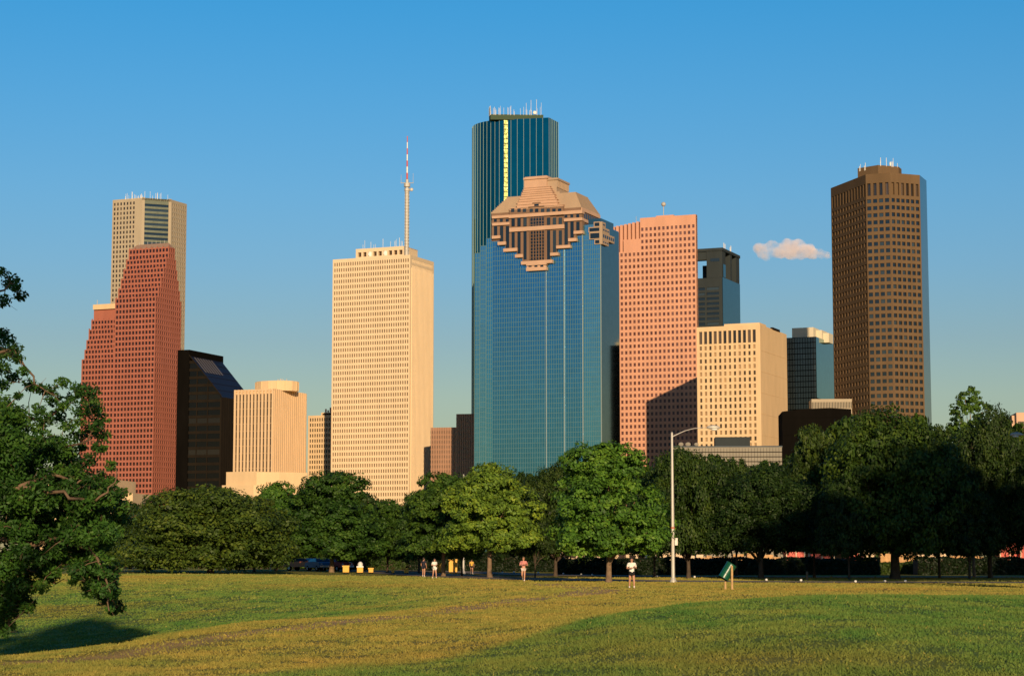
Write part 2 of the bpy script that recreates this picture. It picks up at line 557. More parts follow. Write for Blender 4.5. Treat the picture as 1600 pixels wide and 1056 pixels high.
mb.tube([(mx.x - 4.3, mx.y, zB + 5.5), (mx.x - 4.3, mx.y, zB + 12)], .13, 6)
mb.tube([(mx.x + 4.3, mx.y, zB + 5.5), (mx.x + 4.3, mx.y, zB + 13)], .13, 6)
mb.ball((mx.x + 3.2, mx.y, zB + 1.2), 1.3, .7, 1.3)
mb.build('platform', M['steel'], mast)
n = 7
for k in range(n):
    za = zC + (zD - zC) * k / n; zb = zC + (zD - zC) * (k + 1) / n
    mb = MB(); ring(mb, mx.x, mx.y, za, zb, .62 - .05 * k, seg=10)
    mb.build('mast_section', M['redp'] if k % 2 == 0 else M['white'], mast)
TAN = fr; TANH = H

# ---- grey-tan prismatic tower, rear left
A = at(222, 309, 1731); H = A.z
O = V2(A.x, A.y)
U = V2(-math.cos(R(23)), math.sin(R(23))); Cd = V2(math.cos(R(22)), math.sin(R(22))); V = V2(math.sin(R(23)), math.cos(R(23)))
Pl = O + U * reach(O, U, H, 176)
Pc = O + Cd * reach(O, Cd, H, 268)
Pr = Pc + V * reach(Pc, V, H, 292)
t = empty('office_tower', (O.x, O.y, 0), 'tallest left tower, grey tan stone with a green glass strip down its cut corner', 'office tower', GRP)
mb = MB(); wins = []; gw = []
Ll = (Pl - O).length
facade(mb, wins, O, Pl, 0, H - 2, 7, 74, .50, .60, .5, Ll * .22, .6, 0, 0)
mg = MB(); facade(mg, gw, O + Cd * 2.4, Pc - Cd * 2.4, 0, H, 1, 74, 1.0, .52, .5, 0, 0, 0, 4)
mg.build('band_wall', stone('green_grey_spandrel', (.15, .17, .13), .2), t, fix=False)
inw = V2(-math.sin(R(22)), math.cos(R(22)))
for a, b in ((O, O + Cd * 2.4), (Pc - Cd * 2.4, Pc)):
    mb.prism([a, b, b + inw * 3, a + inw * 3], 0, H + .5)
facade(mb, wins, Pc, Pr, 0, H - 2, 8, 74, .50, .60, .5, 1.5, .6, 0, 0, inward=-U.copy() if False else U)
bk = [Pr, Pl + V * 30, Pl]
for a, b in ((Pr, Pl + V * 30), (Pl + V * 30, Pl)):
    mb.quad(P3(a, 0), P3(b, 0), P3(b, H), P3(a, H))
mb.prism([O, Pl, Pl + V * 30, Pr, Pc], H - 2, H)
mb.build('wall', M['grey_tan'], t, fix=False)
place_windows(t, wins, M['win'], 470, occl=lambda x, y: x > 197 and y > 376)
NIND_ = 40
place_windows(t, gw, M['win_dark'], 372, name='window_band', nind=30)
mb = MB()
antennas(mb, [Pl * .6 + O * .4, O, Pc], H, 1.5, 6, 26, .16)
mb.build('antenna', M['white'], t)

# ---- stepped red granite tower
fr = Frame(243.5, 463, 1527)
t = bld('stepped_tower', fr, 'red granite tower with stepped gable shoulders, foremost at the left', group=GRP)
Lm = fr.lenU(180); L2 = fr.lenU(127.5, zat(560, 1527)); W = fr.lenV(283.5)
mb = MB(); wins = []
ys = [463, 447, 431, 415, 399, 381]
zs = [zat(y, 1527) for y in ys]
cp = [243.5, 248, 252, 256, 260, 264]
H0 = zs[0]
fh = (zs[0]) / 48.0
def flank(v0, v1, za, zb, ny, skip=None):
    nx = max(3, round(12 * (v1 - v0) / W))
    facade(mb, wins, fr.p(0, v0), fr.p(0, v1), za, zb, nx, ny, .62, .58, .5, .4, .4, 0, 0, inward=fr.U)
def closed(u0, u1, v0, v1, za, zb):      # back, far side and roof of a tier
    mb.quad(P3(fr.p(u0, v1), za), P3(fr.p(u1, v1), za), P3(fr.p(u1, v1), zb), P3(fr.p(u0, v1), zb))
    mb.quad(P3(fr.p(u1, v0), za), P3(fr.p(u1, v1), za), P3(fr.p(u1, v1), zb), P3(fr.p(u1, v0), zb))
    mb.prism(fr.rect(u0 + .02, u1 - .02, v0 + .02, v1 - .02), zb - .5, zb + .02)
def pinnacles(u0, u1, v, z):
    u = u0 + .5
    while u < u1:
        fr.box(mb, u - .35, u + .35, v, v + .7, z, z + 1.0); u += 5.0
facade(mb, wins, fr.p(0, 0), fr.p(Lm, 0), 0, zs[0], 12, 48, .68, .60, .6, .4, .4, 0, 0)
flank(0, W, 0, zs[0], 48)
closed(0, Lm, 0, W, 0, zs[0])
f = 0
for k in range(1, 6):
    f = reach(fr.p(0, 0), fr.V, zs[k], cp[k])
    b = W - f * .62
    ua, ub = 0, Lm
    facade(mb, wins, fr.p(ua, f), fr.p(ub, f), zs[k - 1], zs[k], 12, 2, .68, .58, .6, .4, .4, 0, 0)
    flank(f, b, zs[k - 1], zs[k], 2)
    closed(ua, ub, f, b, zs[k - 1], zs[k])
    pinnacles(ua, ub, f - .1, zs[k])
pinnacles(0, Lm, -.1, zs[0])
ztop = zat(373, 1527)
# second, lower segment
ys2 = [559, 543, 527, 510, 494, 477]
z2 = [zat(y, 1540) for y in ys2]
n2 = round(z2[0] / fh)
facade(mb, wins, fr.p(Lm, 0), fr.p(L2, 0), 0, z2[0], 10, n2, .68, .60, .6, .1, .4, 0, 0)
closed(Lm, L2, 0, W, 0, z2[0])
pinnacles(Lm, L2, -.1, z2[0])
lx = [127.5, 132, 135, 138.6, 142.6, 147]
for k in range(1, 6):
    f2 = k * 3.6
    u_ = reach(fr.p(0, f2), fr.U, z2[k], lx[k])
    fw2 = u_ - Lm
    facade(mb, wins, fr.p(Lm, f2), fr.p(u_, f2), z2[k - 1], z2[k], max(6, round(10 * fw2 / (L2 - Lm))), 2, .68, .58, .6, .1, .4, 0, 0)
    closed(Lm, u_, f2, W - f2, z2[k - 1], z2[k])
    pinnacles(Lm, u_, f2 - .1, z2[k])
mb.build('wall', M['red'], t, fix=False)
place_windows(t, wins, M['win_red'], 730)
mb = MB()
f5 = f
b = W - f * .62
q = [fr.p(0, f5), fr.p(Lm, f5), fr.p(Lm - 2, b), fr.p(0, b)]
mid = (f5 + b) / 2
for a, c in ((f5 + .5, mid), (b - .5, mid)):
    mb.quad(fr.p3(0.5, a, zs[5]), fr.p3(Lm - .5, a, zs[5]), fr.p3(Lm - 5, c, ztop), fr.p3(3, c, ztop))
mb.poly([fr.p3(.5, f5 + .5, zs[5]), fr.p3(3, mid, ztop), fr.p3(.5, b - .5, zs[5])])
mb.poly([fr.p3(Lm - .5, f5 + .5, zs[5]), fr.p3(Lm - 5, mid, ztop), fr.p3(Lm - .5, b - .5, zs[5])])
mb.build('roof', M['redroof'], t)
mb = MB()
zz = zat(469, 1540)
u_ = reach(fr.p(0, 20), fr.U, z2[5], 150)
mb.prism(fr.rect(Lm + .02, u_, 20, W - 20), z2[5], zz)
mb.build('roof', M['cream'], t)
mb = MB()
for k in range(9):
    u = 3 + (Lm - 6) * k / 8
    q = fr.p(u, mid); mb.tube([(q.x, q.y, ztop - 1), (q.x, q.y, ztop + 2.2)], .14, 5)
q = fr.p(u_ - 1, 20); mb.tube([(q.x, q.y, z2[5]), (q.x, q.y, zz + 4)], .25, 5)
mb.build('spike', M['steel'], t)

# ---- black tower with a 45 degree glass roof
fr = Frame(346, 620, 1480, 20)
ze = fr.top
Uu = fr.lenU(296, zat(565, 1490))
zr = zat(556.5, 1492)
Vv = reach(fr.p(Uu, 0), fr.V, zr, 347)
t = bld('slant_roof_tower', fr, 'black glass tower with one long slanting roof, right of the red tower', group=GRP)
mb = MB(); wins = []
def zline(u): return ze + (zr - ze) * u / Uu
nb = 26
hb = zr / nb
for j in range(nb):
    z0 = j * hb
    zs0, zs1 = z0 + hb * .36, z0 + hb
    def umin(z): return 0.0 if z <= ze else Uu * (z - ze) / (zr - ze)
    a0, a1, a2 = umin(z0), umin(zs0), umin(zs1)
    mb.poly([fr.p3(a0, 0, z0), fr.p3(Uu, 0, z0), fr.p3(Uu, 0, zs0), fr.p3(a1, 0, zs0)], 1)
    if Uu - a2 > 1: wins.append((fr.p3(a1, .35, zs0), fr.p3(Uu, .35, zs0), fr.p3(Uu, .35, zs1), fr.p3(a2, .35, zs1)))
for k in range(1, 3):
    u = Uu * k / 3 + 2
    fr.box(mb, u, u + .7, -.1, .3, 0, min(zline(u) - 1, zr), 1)
fr.box(mb, -.3, .8, -.3, .6, 0, ze - .5, 1)
mb.poly([fr.p3(-.6, -.6, ze - .4), fr.p3(Uu, -.6, zr - .1), fr.p3(Uu, -.6, zr + 1.2), fr.p3(-.6, -.6, ze + .9)], 1)
mb.quad(fr.p3(0, 0, 0), fr.p3(0, Vv, 0), fr.p3(0, Vv, ze), fr.p3(0, 0, ze), 1)
mb.poly([fr.p3(0, Vv, 0), fr.p3(Uu, Vv, 0), fr.p3(Uu, Vv, zr), fr.p3(0, Vv, ze)], 0)
mb.quad(fr.p3(Uu, .4, 0), fr.p3(Uu, Vv, 0), fr.p3(Uu, Vv, zr), fr.p3(Uu, .4, zr), 0)
for k in range(14):
    fr.box(mb, -.25, 0, Vv * k / 14, Vv * k / 14 + .5, 0, ze, 1)
mb.build('wall', [M['dark'], M['dark_band']], t, fix=False)
place_windows(t, wins, M['win_black'], 790, name='window_band')
mb = MB()
def rp(u, v, off=0.0): return fr.p3(u, v, zline(u) + off)
mb.quad(rp(0, 0), rp(Uu, 0), rp(Uu, Vv), rp(0, Vv))
rf = mb.build('roof', M['slope'], t, fix=False)
mb = MB()
for k in range(1, 12):
    v = Vv * k / 12
    fr_ = .12
    mb.quad(rp(0, v, .1), rp(Uu, v, .1), rp(Uu, v + .35, .1), rp(0, v + .35, .1))
for k in range(1, 6):
    u = Uu * k / 6
    mb.quad(rp(u, 0, .12), rp(u + .3, 0, .12), rp(u + .3, Vv, .12), rp(u, Vv, .12))
mb.build('glazing_bar', M['dark_band'], rf, fix=False)
mb = MB()
for k in range(7):
    v = Vv * (.10 + .085 * k)
    mb.quad(rp(Uu * .60, v, .3), rp(Uu * .97, v, .3), rp(Uu * .97, v + Vv * .045, .3), rp(Uu * .60, v + Vv * .045, .3))
mb.build('skylight', M['skyl'], rf, fix=False)
mb = MB()
Ua = reach(fr.p(0, 0), fr.U, zat(548, 1492), 278)
fr.box(mb, Uu + .01, Ua, -.4, Vv + 2, 0, zr + 4.5, 0)
mb.build('slab_wing', M['dark'], t)

# ---- cream ribbed building
fr = Frame(427.5, 607, 1400)
L = fr.lenU(366); W = fr.lenV(480); H = fr.top
t = bld('office_block', fr, 'cream block of tall ribs and dark slots with a round drum on its roof', 'office block', GRP)
mb = MB()
fr.box(mb, .3, L, .9, W, 0, H - .5, 0)
nr = 11
cw = L / (nr + .5)
for k in range(nr + 1):
    u0 = k * cw
    w_ = cw * .52 if k else cw * .5
    fr.box(mb, u0, u0 + w_, -.1, .95, 0, H, 0)
fr.box(mb, 0, L, .2, 1, H - 1.2, H - .2, 0)
nv = 17
for k in range(nv):
    v0 = .95 + (W - 1.5) * k / nv
    fr.box(mb, -.45, .35, v0, v0 + (W / nv) * .55, 0, H, 0)
mb.build('wall', M['cream_rib'], t)
wins = []
zf = 0
for k in range(nr):
    u0 = k * cw + cw * .52; u1 = (k + 1) * cw
    for j in range(22):
        z0 = 2 + (H - 5) * j / 22; z1 = z0 + (H - 5) / 22 - .25
        wins.append((fr.p3(u0, .7, z0), fr.p3(u1, .7, z0), fr.p3(u1, .7, z1), fr.p3(u0, .7, z1)))
place_windows(t, wins, M['win'], 735)
mb = MB()
ua, ub = fr.uz(455, 600, 12)[0], fr.uz(393, 600, 12)[0]
zz = zat(595.5, 1415)
c = fr.p((ua + ub) / 2, 20); rr = (ub - ua) / 2
foot = [c + fr.U * (rr * math.cos(a)) + fr.V * (12 * math.sin(a)) for a in [2 * math.pi * k / 16 for k in range(16)]]
mb.prism(foot, H - .5, zz)
for k in range(16):
    q = c + (foot[k] - c) * 1.01
    mb.tube([(q.x, q.y, H), (q.x, q.y, zz - .3)], .22, 5)
for k in range(8):
    q = c + fr.U * rng.uniform(-8, 5); mb.tube([(q.x, q.y, zz), (q.x, q.y, zz + rng.uniform(.8, 2.4))], .15, 5)
mb.build('roof_drum', M['cream'], t)
# low blank annex in front of it
f2 = Frame(401, 736, 1340, 30)
t = bld('annex', f2, 'blank pale cream annex with a chamfered corner, in front of the ribbed block', 'annex')
mb = MB()
La, Wa = f2.lenU(353.5), f2.lenV(432)
mb.prism([f2.p(0, 0), f2.p(La, 0), f2.p(La + 2, 12), f2.p(La + 2, 30), f2.p(0, 30), f2.p(-6, 12)][:2] + [f2.p(La, 26), f2.p(0, 26)], 0, f2.top)
mb.prism([f2.p(0, 0.1), f2.p(0, 26), f2.p(-Wa, 26), f2.p(-12.5, 8)], 0, f2.top - .5)
zz = zat(757, 1340)
mb.prism([f2.p(.5, -2.5), f2.p(La + 1.5, -2.5), f2.p(La + 1.5, 10), f2.p(.5, 10)], 0, zz)
mb.prism([f2.p(.5, -2.5), f2.p(.5, 9), f2.p(-13, 9), f2.p(-11, 5)], 0, zz - .3)
mb.build('wall', M['cream'], t)

# ---- low cream windowed building left of the tan tower
fr = Frame(528, 648, 1560)
L = fr.lenU(481.5); H = fr.top
t = bld('office_block', fr, 'low cream block of square windows tucked against the mast tower', 'office block', GRP)
mb = MB(); wins = []
facade(mb, wins, fr.p(0, 0), fr.p(L, 0), 0, H, 12, 27, .55, .62, .6, .3, 1.0, 0, 1.2)
mb.prism(fr.rect(0, L, .7, 30), 0, H)
mb.build('wall', M['cream'], t, fix=False)
place_windows(t, wins, M['win'], 745)
mb = MB()
fr.box(mb, 0, fr.lenU(499), 3, 22, H, zat(643.5, 1563))
mb.build('penthouse', M['cream'], t)
mb = MB()
fr.box(mb, 4, fr.lenU(501), 2.9, 3.1, H + .4, H + 1.6)
mb.build('vent_band', M['win_dark'], t)
mb = MB()
for k in range(5):
    q = fr.p(8 + k * 2, 9); mb.prism([q, q + V2(1.2, 0), q + V2(1.2, 1), q + V2(0, 1)], H + 2, H + 4.6 + (k % 3))
mb.build('roof_plant', M['pink'], t)

# ---- brown ribbed block right of the tan tower
fr = Frame(752, 646, 1400, 12)
H = fr.top
t = bld('office_block', fr, 'finely ribbed brown block half in shadow, between mast tower and blue glass tower', 'office block', GRP)
u1, u2 = fr.lenU(712.5), fr.lenU(672, zat(668, 1410))
H2 = zat(668, 1410)
mb = MB(); wins = []
for (a, b, h, n, v) in ((0, u1, H, 14, 0), (u1, u2, H2, 15, 1.0)):
    mb.prism(fr.rect(a, b, v + .8, 25), 0, h)
    for k in range(n):
        x0 = a + (b - a) * k / n
        fr.box(mb, x0, x0 + (b - a) / n * .6, v, v + .9, 0, h - .05)
        for j in range(20):
            z0 = h * .25 + h * .74 * j / 20
            wins.append((fr.p3(x0 + (b - a) / n * .6, v + .6, z0), fr.p3(x0 + (b - a) / n, v + .6, z0), fr.p3(x0 + (b - a) / n, v + .6, z0 + h * .74 / 20 * .6), fr.p3(x0 + (b - a) / n * .6, v + .6, z0 + h * .74 / 20 * .6)))
mb.build('wall', stone('mauve_brown_stone', (.40, .23, .15), .1), t)
place_windows(t, wins, M['win'], 730, occl=lambda x, y: x < 679 or x > 739)

# ---- tall dark teal glass tower
A = at(858, 184, 1392); H = A.z
O = V2(A.x, A.y)
ag = R(12)
U = V2(-math.cos(ag), math.sin(ag)); V = V2(math.sin(R(23)), math.cos(R(23)))
P1 = O + U * reach(O, U, H, 793.5)
hn = R(SUN_AZ / 2)  # facet turned halfway to the sun so that it mirrors the streak
Nd = V2(-math.cos(hn), -math.sin(hn))
P2 = P1 + Nd * reach(P1, Nd, H, 787.5)
t0 = R(12)
# radius so that the curve ends in column 738
lo, hi = 5, 80
for _ in range(40):
    r_ = (lo + hi) / 2
    cc = P2 - V2(-math.sin(t0), -math.cos(t0)) * r_
    e = cc + V2(-1, 0) * r_
    if project((e.x, e.y, H))[0] > 738: lo = r_
    else: hi = r_
arc = []
NA = 12
for k in range(NA + 1):
    tt = t0 + (R(92) - t0) * k / NA
    arc.append(cc + V2(-math.sin(tt), -math.cos(tt)) * r_)
P9 = O + V * reach(O, V, H, 872)
t = empty('glass_tower', (O.x, O.y, 0), 'tallest tower, dark teal glass with rounded side and thin bright vertical lines', 'office tower', GRP)
foot = [O, P1, P2] + arc[1:] + [P9 + U * 45 + V * 15, P9]
mb = MB()
def strip(mb, a, b, z0, z1, nz=1):
    for j in range(nz):
        mb.quad(P3(a, z0 + (z1 - z0) * j / nz), P3(b, z0 + (z1 - z0) * j / nz), P3(b, z0 + (z1 - z0) * (j + 1) / nz), P3(a, z0 + (z1 - z0) * (j + 1) / nz))
for i in range(len(foot)):
    if i == 1: continue
    strip(mb, foot[i], foot[(i + 1) % len(foot)], 0, H)
mb.poly([P3(p, H - .3) for p in foot])
mb.build('glass_wall', M['tealglass'], t, fix=False)
mb = MB()
Pm = (P1 + P2) / 2 - V2(math.sin(hn), -math.cos(hn)) * -.10
for k in range(90):
    za, zb_ = H * k / 90, H * (k + 1) / 90 - .5
    for a, b_ in ((P1, Pm), (Pm, P2)): mb.quad(P3(a, za), P3(b_, za), P3(b_, zb_), P3(a, zb_))
mb.build('glass_facet', M['notch'], t, fix=False)
def mullion(mb, p, n_out, z0, z1, wd=.10, dp=.25):
    s = V2(-n_out.y, n_out.x)
    mb.prism([p - s * wd, p + s * wd, p + s * wd + n_out * dp, p - s * wd + n_out * dp], z0, z1)
mb = MB()
nU = V2(-math.sin(ag), -math.cos(ag))
for k in range(7):
    mullion(mb, O + (P1 - O) * (k / 6.5), nU, 0, H)
mullion(mb, P1, nU, 0, H); mullion(mb, P2, nU, 0, H)
for k in range(0, NA + 1):
    tt = t0 + (R(92) - t0) * k / NA
    mullion(mb, arc[k], V2(-math.sin(tt), -math.cos(tt)), 0, H)
nV = V2(math.cos(R(23)), -math.sin(R(23)))
for k in range(1, 6):
    mullion(mb, O + (P9 - O) * (k / 5), nV, 0, H)
mb.build('mullion', plain('bright_mullion', (.26, .36, .34), .7, 0, .15), t)
cx = sum((p for p in foot), V2(0, 0)) / len(foot)
mb = MB()
zr_ = zat(183, 1405)
ra = reach(cx - V2(0, 10), V2(-1, 0), H, 764); rb = reach(cx - V2(0, 10), V2(1, 0), H, 849)
base = cx - V2(0, 10)
pent = [base + V2(-ra, 3), base + V2(-ra * .7, -3), base + V2(rb, -1), base + V2(rb, 14), base + V2(-ra, 14)]
mb.prism(pent, H - .4, zr_)
mb.build('penthouse', plain('green_penthouse', (.06, .09, .055), .8, 0, .1), t)
mb = MB()
antennas(mb, [pent[0], pent[1], pent[2]], zr_, 2, 6.5, 55, .12)
antennas(mb, [pent[0], pent[2]], zr_, 7, 11, 4, .13)
mb.build('antenna', M['white'], t)
mb = MB()
q = pent[2] - V2(6, 1.5); mb.ball((q.x, q.y, zr_ + 1.2), 1.3, .5, 1.3)
mb.build('dish', M['white'], t)
# ---- blue glass tower with the stepped granite crown
fr = Frame(938, 350, 1244)
W = fr.lenV(967, zat(440, 1244))
t = bld('crown_tower', fr, 'broad blue mirror glass tower topped by a stepped pink stone temple crown', group=GRP)
def zq(xz, yz): return 730 + xz / 5.868, 260 + yz / 5.868
def ub(px): return fr.uz(px, 380)[0]
def zb(py): return fr.uz(850, py)[1]
mb = MB(); mb2 = MB()
H = fr.top
uL = ub(742)
fr.box(mb, 0.0, ub(911), 0, W, 0, zb(356), 0)
fr.box(mb2, ub(911) + .001, ub(770), -.5, W * .8, 0, zb(366), 0)
fr.box(mb, ub(770) + .01, ub(760), 0, W * .8, 0, zb(367), 0)
fr.box(mb, ub(760), ub(750.5), .002, W * .8, 0, zb(378), 0)
fr.box(mb, ub(750.5), uL, 0, W * .8, 0, zb(389), 0)
mb2.build('glass_wall', M['blueglass'], t)
mb.build('glass_wall', M['blueglass2'], t)
mb = MB()
fr.box(mb, -.25, -.02, .3, W, 0, zb(357), 0)
fr.box(mb, -.25, ub(919), .5, W * .7, zb(357), zb(347), 0)
mb.build('flank_glass', M['greyglass'], t)
# mullion grids
mb = MB()
def grid(u0, u1, v, z0, z1, nu, nz, wd=.14):
    for i in range(nu + 1):
        u = u0 + (u1 - u0) * i / nu
        fr.box(mb, u - wd, u + wd, v - .12, v + .05, z0, z1)
    for j in range(nz + 1):
        z = z0 + (z1 - z0) * j / nz
        fr.box(mb, u0, u1, v - .10, v + .05, z - wd * .9, z + wd * .9)
grid(.3, ub(911) - .2, 0, 0, zb(357), 9, 68)
grid(ub(770), ub(760), 0, 0, zb(367), 3, 66)
grid(ub(760) + .3, ub(750.5), 0, 0, zb(378), 3, 64)
grid(ub(750.5) + .3, uL, 0, 0, zb(389), 3, 63)
grid(ub(911) + .3, ub(770) - .2, -.5, 0, zb(366), 38, 67, .12)
mb.build('mullion_grid', M['mull'], t)
mb = MB()
for px, y in ((854, 422), (882, 385), (910.5, 362)):
    u = ub(px); fr.box(mb, u - .24, u + .24, -.9, -.4, 0, zb(y))
fr.box(mb, -.4, .0, -.25, .15, 0, zb(356))
mb.build('bright_fin', M['mull_w'], t)
# crown: stepped facade of piers and dark windows
def B(mb, x0, y0, x1, y1, v0, v1, m=0):
    """box by photo rectangle (zoomed coordinates of the crown), front face at depth v0"""
    px0, py0 = zq(x0, y0); px1, py1 = zq(x1, y1)
    ua, za = fr.uz((px0), (py1), v0); uc, zc = fr.uz((px1), (py0), v0)
    # heights are taken at the block's middle column
    xm = (px0 + px1) / 2
    ztop = fr.uz(xm, py0, v0)[1]; zbot = fr.uz(xm, py1, v0)[1]
    fr.box(mb, uc, ua, v0, v1, zbot, ztop, m)
mb = MB()
segs = [(225, 300, 540, 640), (300, 350, 540, 695), (350, 385, 540, 755), (385, 455, 460, 755), (455, 505, 460, 810),
        (505, 760, 460, 860), (760, 815, 460, 795), (815, 885, 460, 730), (885, 940, 500, 730), (940, 1000, 500, 665), (1000, 1055, 500, 595)]
for i, (a, b_, c, d) in enumerate(segs):
    B(mb, a, c, b_, d, -2.0 + .004 * i, 2)
B(mb, 228, 470, 384, 541, -1.95, 2)
B(mb, 886, 430, 1052, 501, -1.95, 2)
B(mb, 386, 382, 882, 461, -2.6, 3)
mb.build('crown_wall', M['gpier'], t)
mb = MB()
led = [(225, 300, 635, 662), (278, 352, 690, 720), (330, 457, 750, 780), (437, 508, 806, 835), (493, 778, 862, 893), (540, 725, 893, 905), (540, 725, 925, 955),
       (760, 832, 790, 818), (815, 942, 723, 750), (925, 1000, 658, 687), (975, 1057, 590, 618),
       (228, 385, 515, 540), (885, 1053, 474, 500), (226, 385, 450, 474), (884, 1053, 405, 436), (380, 887, 428, 458), (385, 887, 548, 585)]
for i, (a, b_, c, d) in enumerate(led):
    B(mb, a, c, b_, d, -3.2 - .004 * i, 1)
B(mb, 545, 903, 720, 927, -2.4, 1)
steps = [(388, 880, 366, 384), (455, 828, 338, 366), (460, 820, 310, 338), (475, 803, 288, 310), (480, 798, 265, 288), (495, 782, 245, 265), (500, 775, 228, 245), (510, 765, 208, 228), (518, 758, 188, 208)]
for i, (a, b_, c, d) in enumerate(steps):
    B(mb, a, c + 4, b_, d + 1, -2.6 + i * .9, 24 - i)
    B(mb, a - 3, c, b_ + 3, c + 5, -3.1 + i * .9, 24 - i)
B(mb, 522, 115, 728, 189, 5.5, 22)
B(mb, 514, 98, 738, 116, 4.6, 23)
B(mb, 528, 92, 730, 99, 5.2, 22)
mb.build('crown_stonework', M['gran'], t)
def BW(*a):
    m_ = MB(); B(m_, *a); m_.build('crown_window', M['win_dark'], t)
for x in (245, 300, 354):
    BW(x, 548, x + 30, {245: 636, 300: 690, 354: 750}[x], -2.12, -1.9); BW(x, 482, x + 26, 510, -2.1, -1.9)
for x, bt in ((892, 722), (946, 655), (1000, 588)):
    BW(x, 508, x + 30, bt, -2.12, -1.9); BW(x, 440, x + 26, 470, -2.1, -1.9)
for x, bt in ((407, 748), (461, 800), (516, 855), (732, 855), (786, 788), (840, 720)):
    BW(x, 470, x + 28, 548, -2.75, -2.4); BW(x, 587, x + 28, bt, -2.12, -1.9)
for x in (402, 460, 510, 572, 622, 676, 728, 780, 832):
    BW(x, 388, x + 30, 420, -2.75, -2.4)
for x in (562, 616, 670):
    BW(x, 900, x + 28, 922, -2.55, -2.3)
BW(615, 338, 655, 364, -2.0, -1.2)
BW(577, 463, 703, 548, -2.76, -2.4); BW(577, 587, 703, 858, -2.13, -1.9)
mb = MB()
for x in (572, 704):
    B(mb, x, 462, x + 6, 858, -2.95, -1.9)
for x in (602, 628, 654, 680):
    B(mb, x, 463, x + 4, 858, -2.85, -1.9)
for k in range(13):
    B(mb, 577, 470 + k * 30, 703, 474 + k * 30, -2.9, -1.9)
B(mb, 560, 364, 705, 372, -3.6, -2)
B(mb, 597, 330, 668, 338, -2.6, -1)
mb.build('crown_trim', M['gpier'], t)
# sloped shoulders as thin stepped courses
bs = [fr.uz(*zq(225, 445), 0), fr.uz(*zq(1050, 405), 0)]
u0b, u1b = bs[1][0], bs[0][0]
z0_ = (fr.uz(*zq(640, 428), 0)[1]) + 1.5
WB = reach(fr.p(u0b, 0), fr.V, z0_, 937)
mb = MB()
fr.box(mb, u0b + .2, u1b - .2, -.9, WB, zb(372), z0_, 0)
mb.build('crown_wall', M['gpier'], t)
mb = MB()
for j, (za, zc) in enumerate(((z0_ - 2.2, z0_), (z0_ - 8.5, z0_ - 6.6))):
    fr.box(mb, u0b - .5, u0b + .3, -.5, WB, za, zc)
mb.build('crown_band', M['gran'], t)
mb = MB()
for k in range(9):
    v = 1.5 + (WB - 3) * k / 9
    fr.box(mb, u0b + .05, u0b + .3, v, v + (WB / 9) * .55, z0_ - 6, z0_ - 2.8)
    fr.box(mb, u0b + .05, u0b + .3, v, v + (WB / 9) * .55, z0_ - 16, z0_ - 9.2)
mb.build('crown_window', M['win_dark'], t)
mb = MB()
vs = .17 * WB
ur, zr1 = fr.uz(*zq(990, 240), vs)
ul, _ = fr.uz(*zq(375, 280), vs)
n = 11
for k in range(n):
    s = k / n
    fr.box(mb, u0b + (ur - u0b) * s, u1b + (ul - u1b) * s, vs * s - 1.0 * (1 - s), WB - vs * s, z0_ + (zr1 - z0_) * k / n, z0_ + (zr1 - z0_) * (k + 1) / n + (.0 if k < n - 1 else .2))
n2_ = 8
vt = .22 * WB
u2, z2_ = fr.uz(*zq(842, 232), vt)
ut, _ = fr.uz(*zq(700, 232), vt)
uN = fr.uz(*zq(884, 400), 2)[0]
uM = fr.uz(*zq(430, 400), 2)[0]
for k in range(n2_):
    s = k / n2_
    fr.box(mb, uN + (u2 - uN) * s, uM + (ut - uM) * s, 2 + (vt - 2) * s, WB - vt * .5 - vt * .5 * s, z0_ + (z2_ - z0_) * s, z0_ + (z2_ - z0_) * (s + 1 / n2_))
mb.build('shoulder_roof', M['roofbeige'], t)
mb = MB()
zt1 = fr.uz(*zq(820, 106), vt)[1]; zt0 = fr.uz(*zq(820, 124), vt)[1]
ue = fr.uz(*zq(820, 120), vt)[0]
ve = reach(fr.p(ue, 0), fr.V, zt0, 887.5)
uq2 = fr.uz(*zq(740, 130), vt)[0]
fr.box(mb, ue, uq2 + 6, vt, ve, z2_ - 3, zt0)
fr.box(mb, ue - 1, uq2 + 6, vt - .8, ve + .8, zt0, zt1)
for k in range(9):
    v = vt + .5 + (ve - vt - 1) * k / 8
    fr.box(mb, ue - .7, ue + .2, v - .4, v + .4, z2_ + 3, zt0)
mb.build('rear_block', M['roofbeige'], t)
# granite boxes wrapping the right corner
mb = MB(); mbw = MB()
for (x0, x1, y0, y1, vf) in ((1160, 1215, 508, 556, .55), (1112, 1215, 556, 604, 1.25), (1120, 1215, 604, 668, 2.2), (1165, 1215, 668, 714, 1.1)):
    B(mb, x0, y0, x1 + 2, y1, -.9, 1)
    px, py = zq(x1, y0); zt_ = fr.uz(px, py, -.9)[1]; zb_ = fr.uz(px, zq(0, y1)[1], -.9)[1]
    vv = W * .22 * vf * 1.3
    fr.box(mb, -1.6, 0, -.89, vv, zb_, zt_)
    B(mbw, x0 + 8, y0 + 8, x1 - 4, y1 - 8, -1.05, -.7)
    nw = max(1, int(vv / 3.2))
    for k in range(nw):
        fr.box(mbw, -1.75, -1.3, .3 + k * vv / nw, (k + .7) * vv / nw, zb_ + 1.2, zt_ - 1.2)
mb.build('corner_frame', M['roofbeige'], t)
mbw.build('corner_window', M['win_dark'], t)

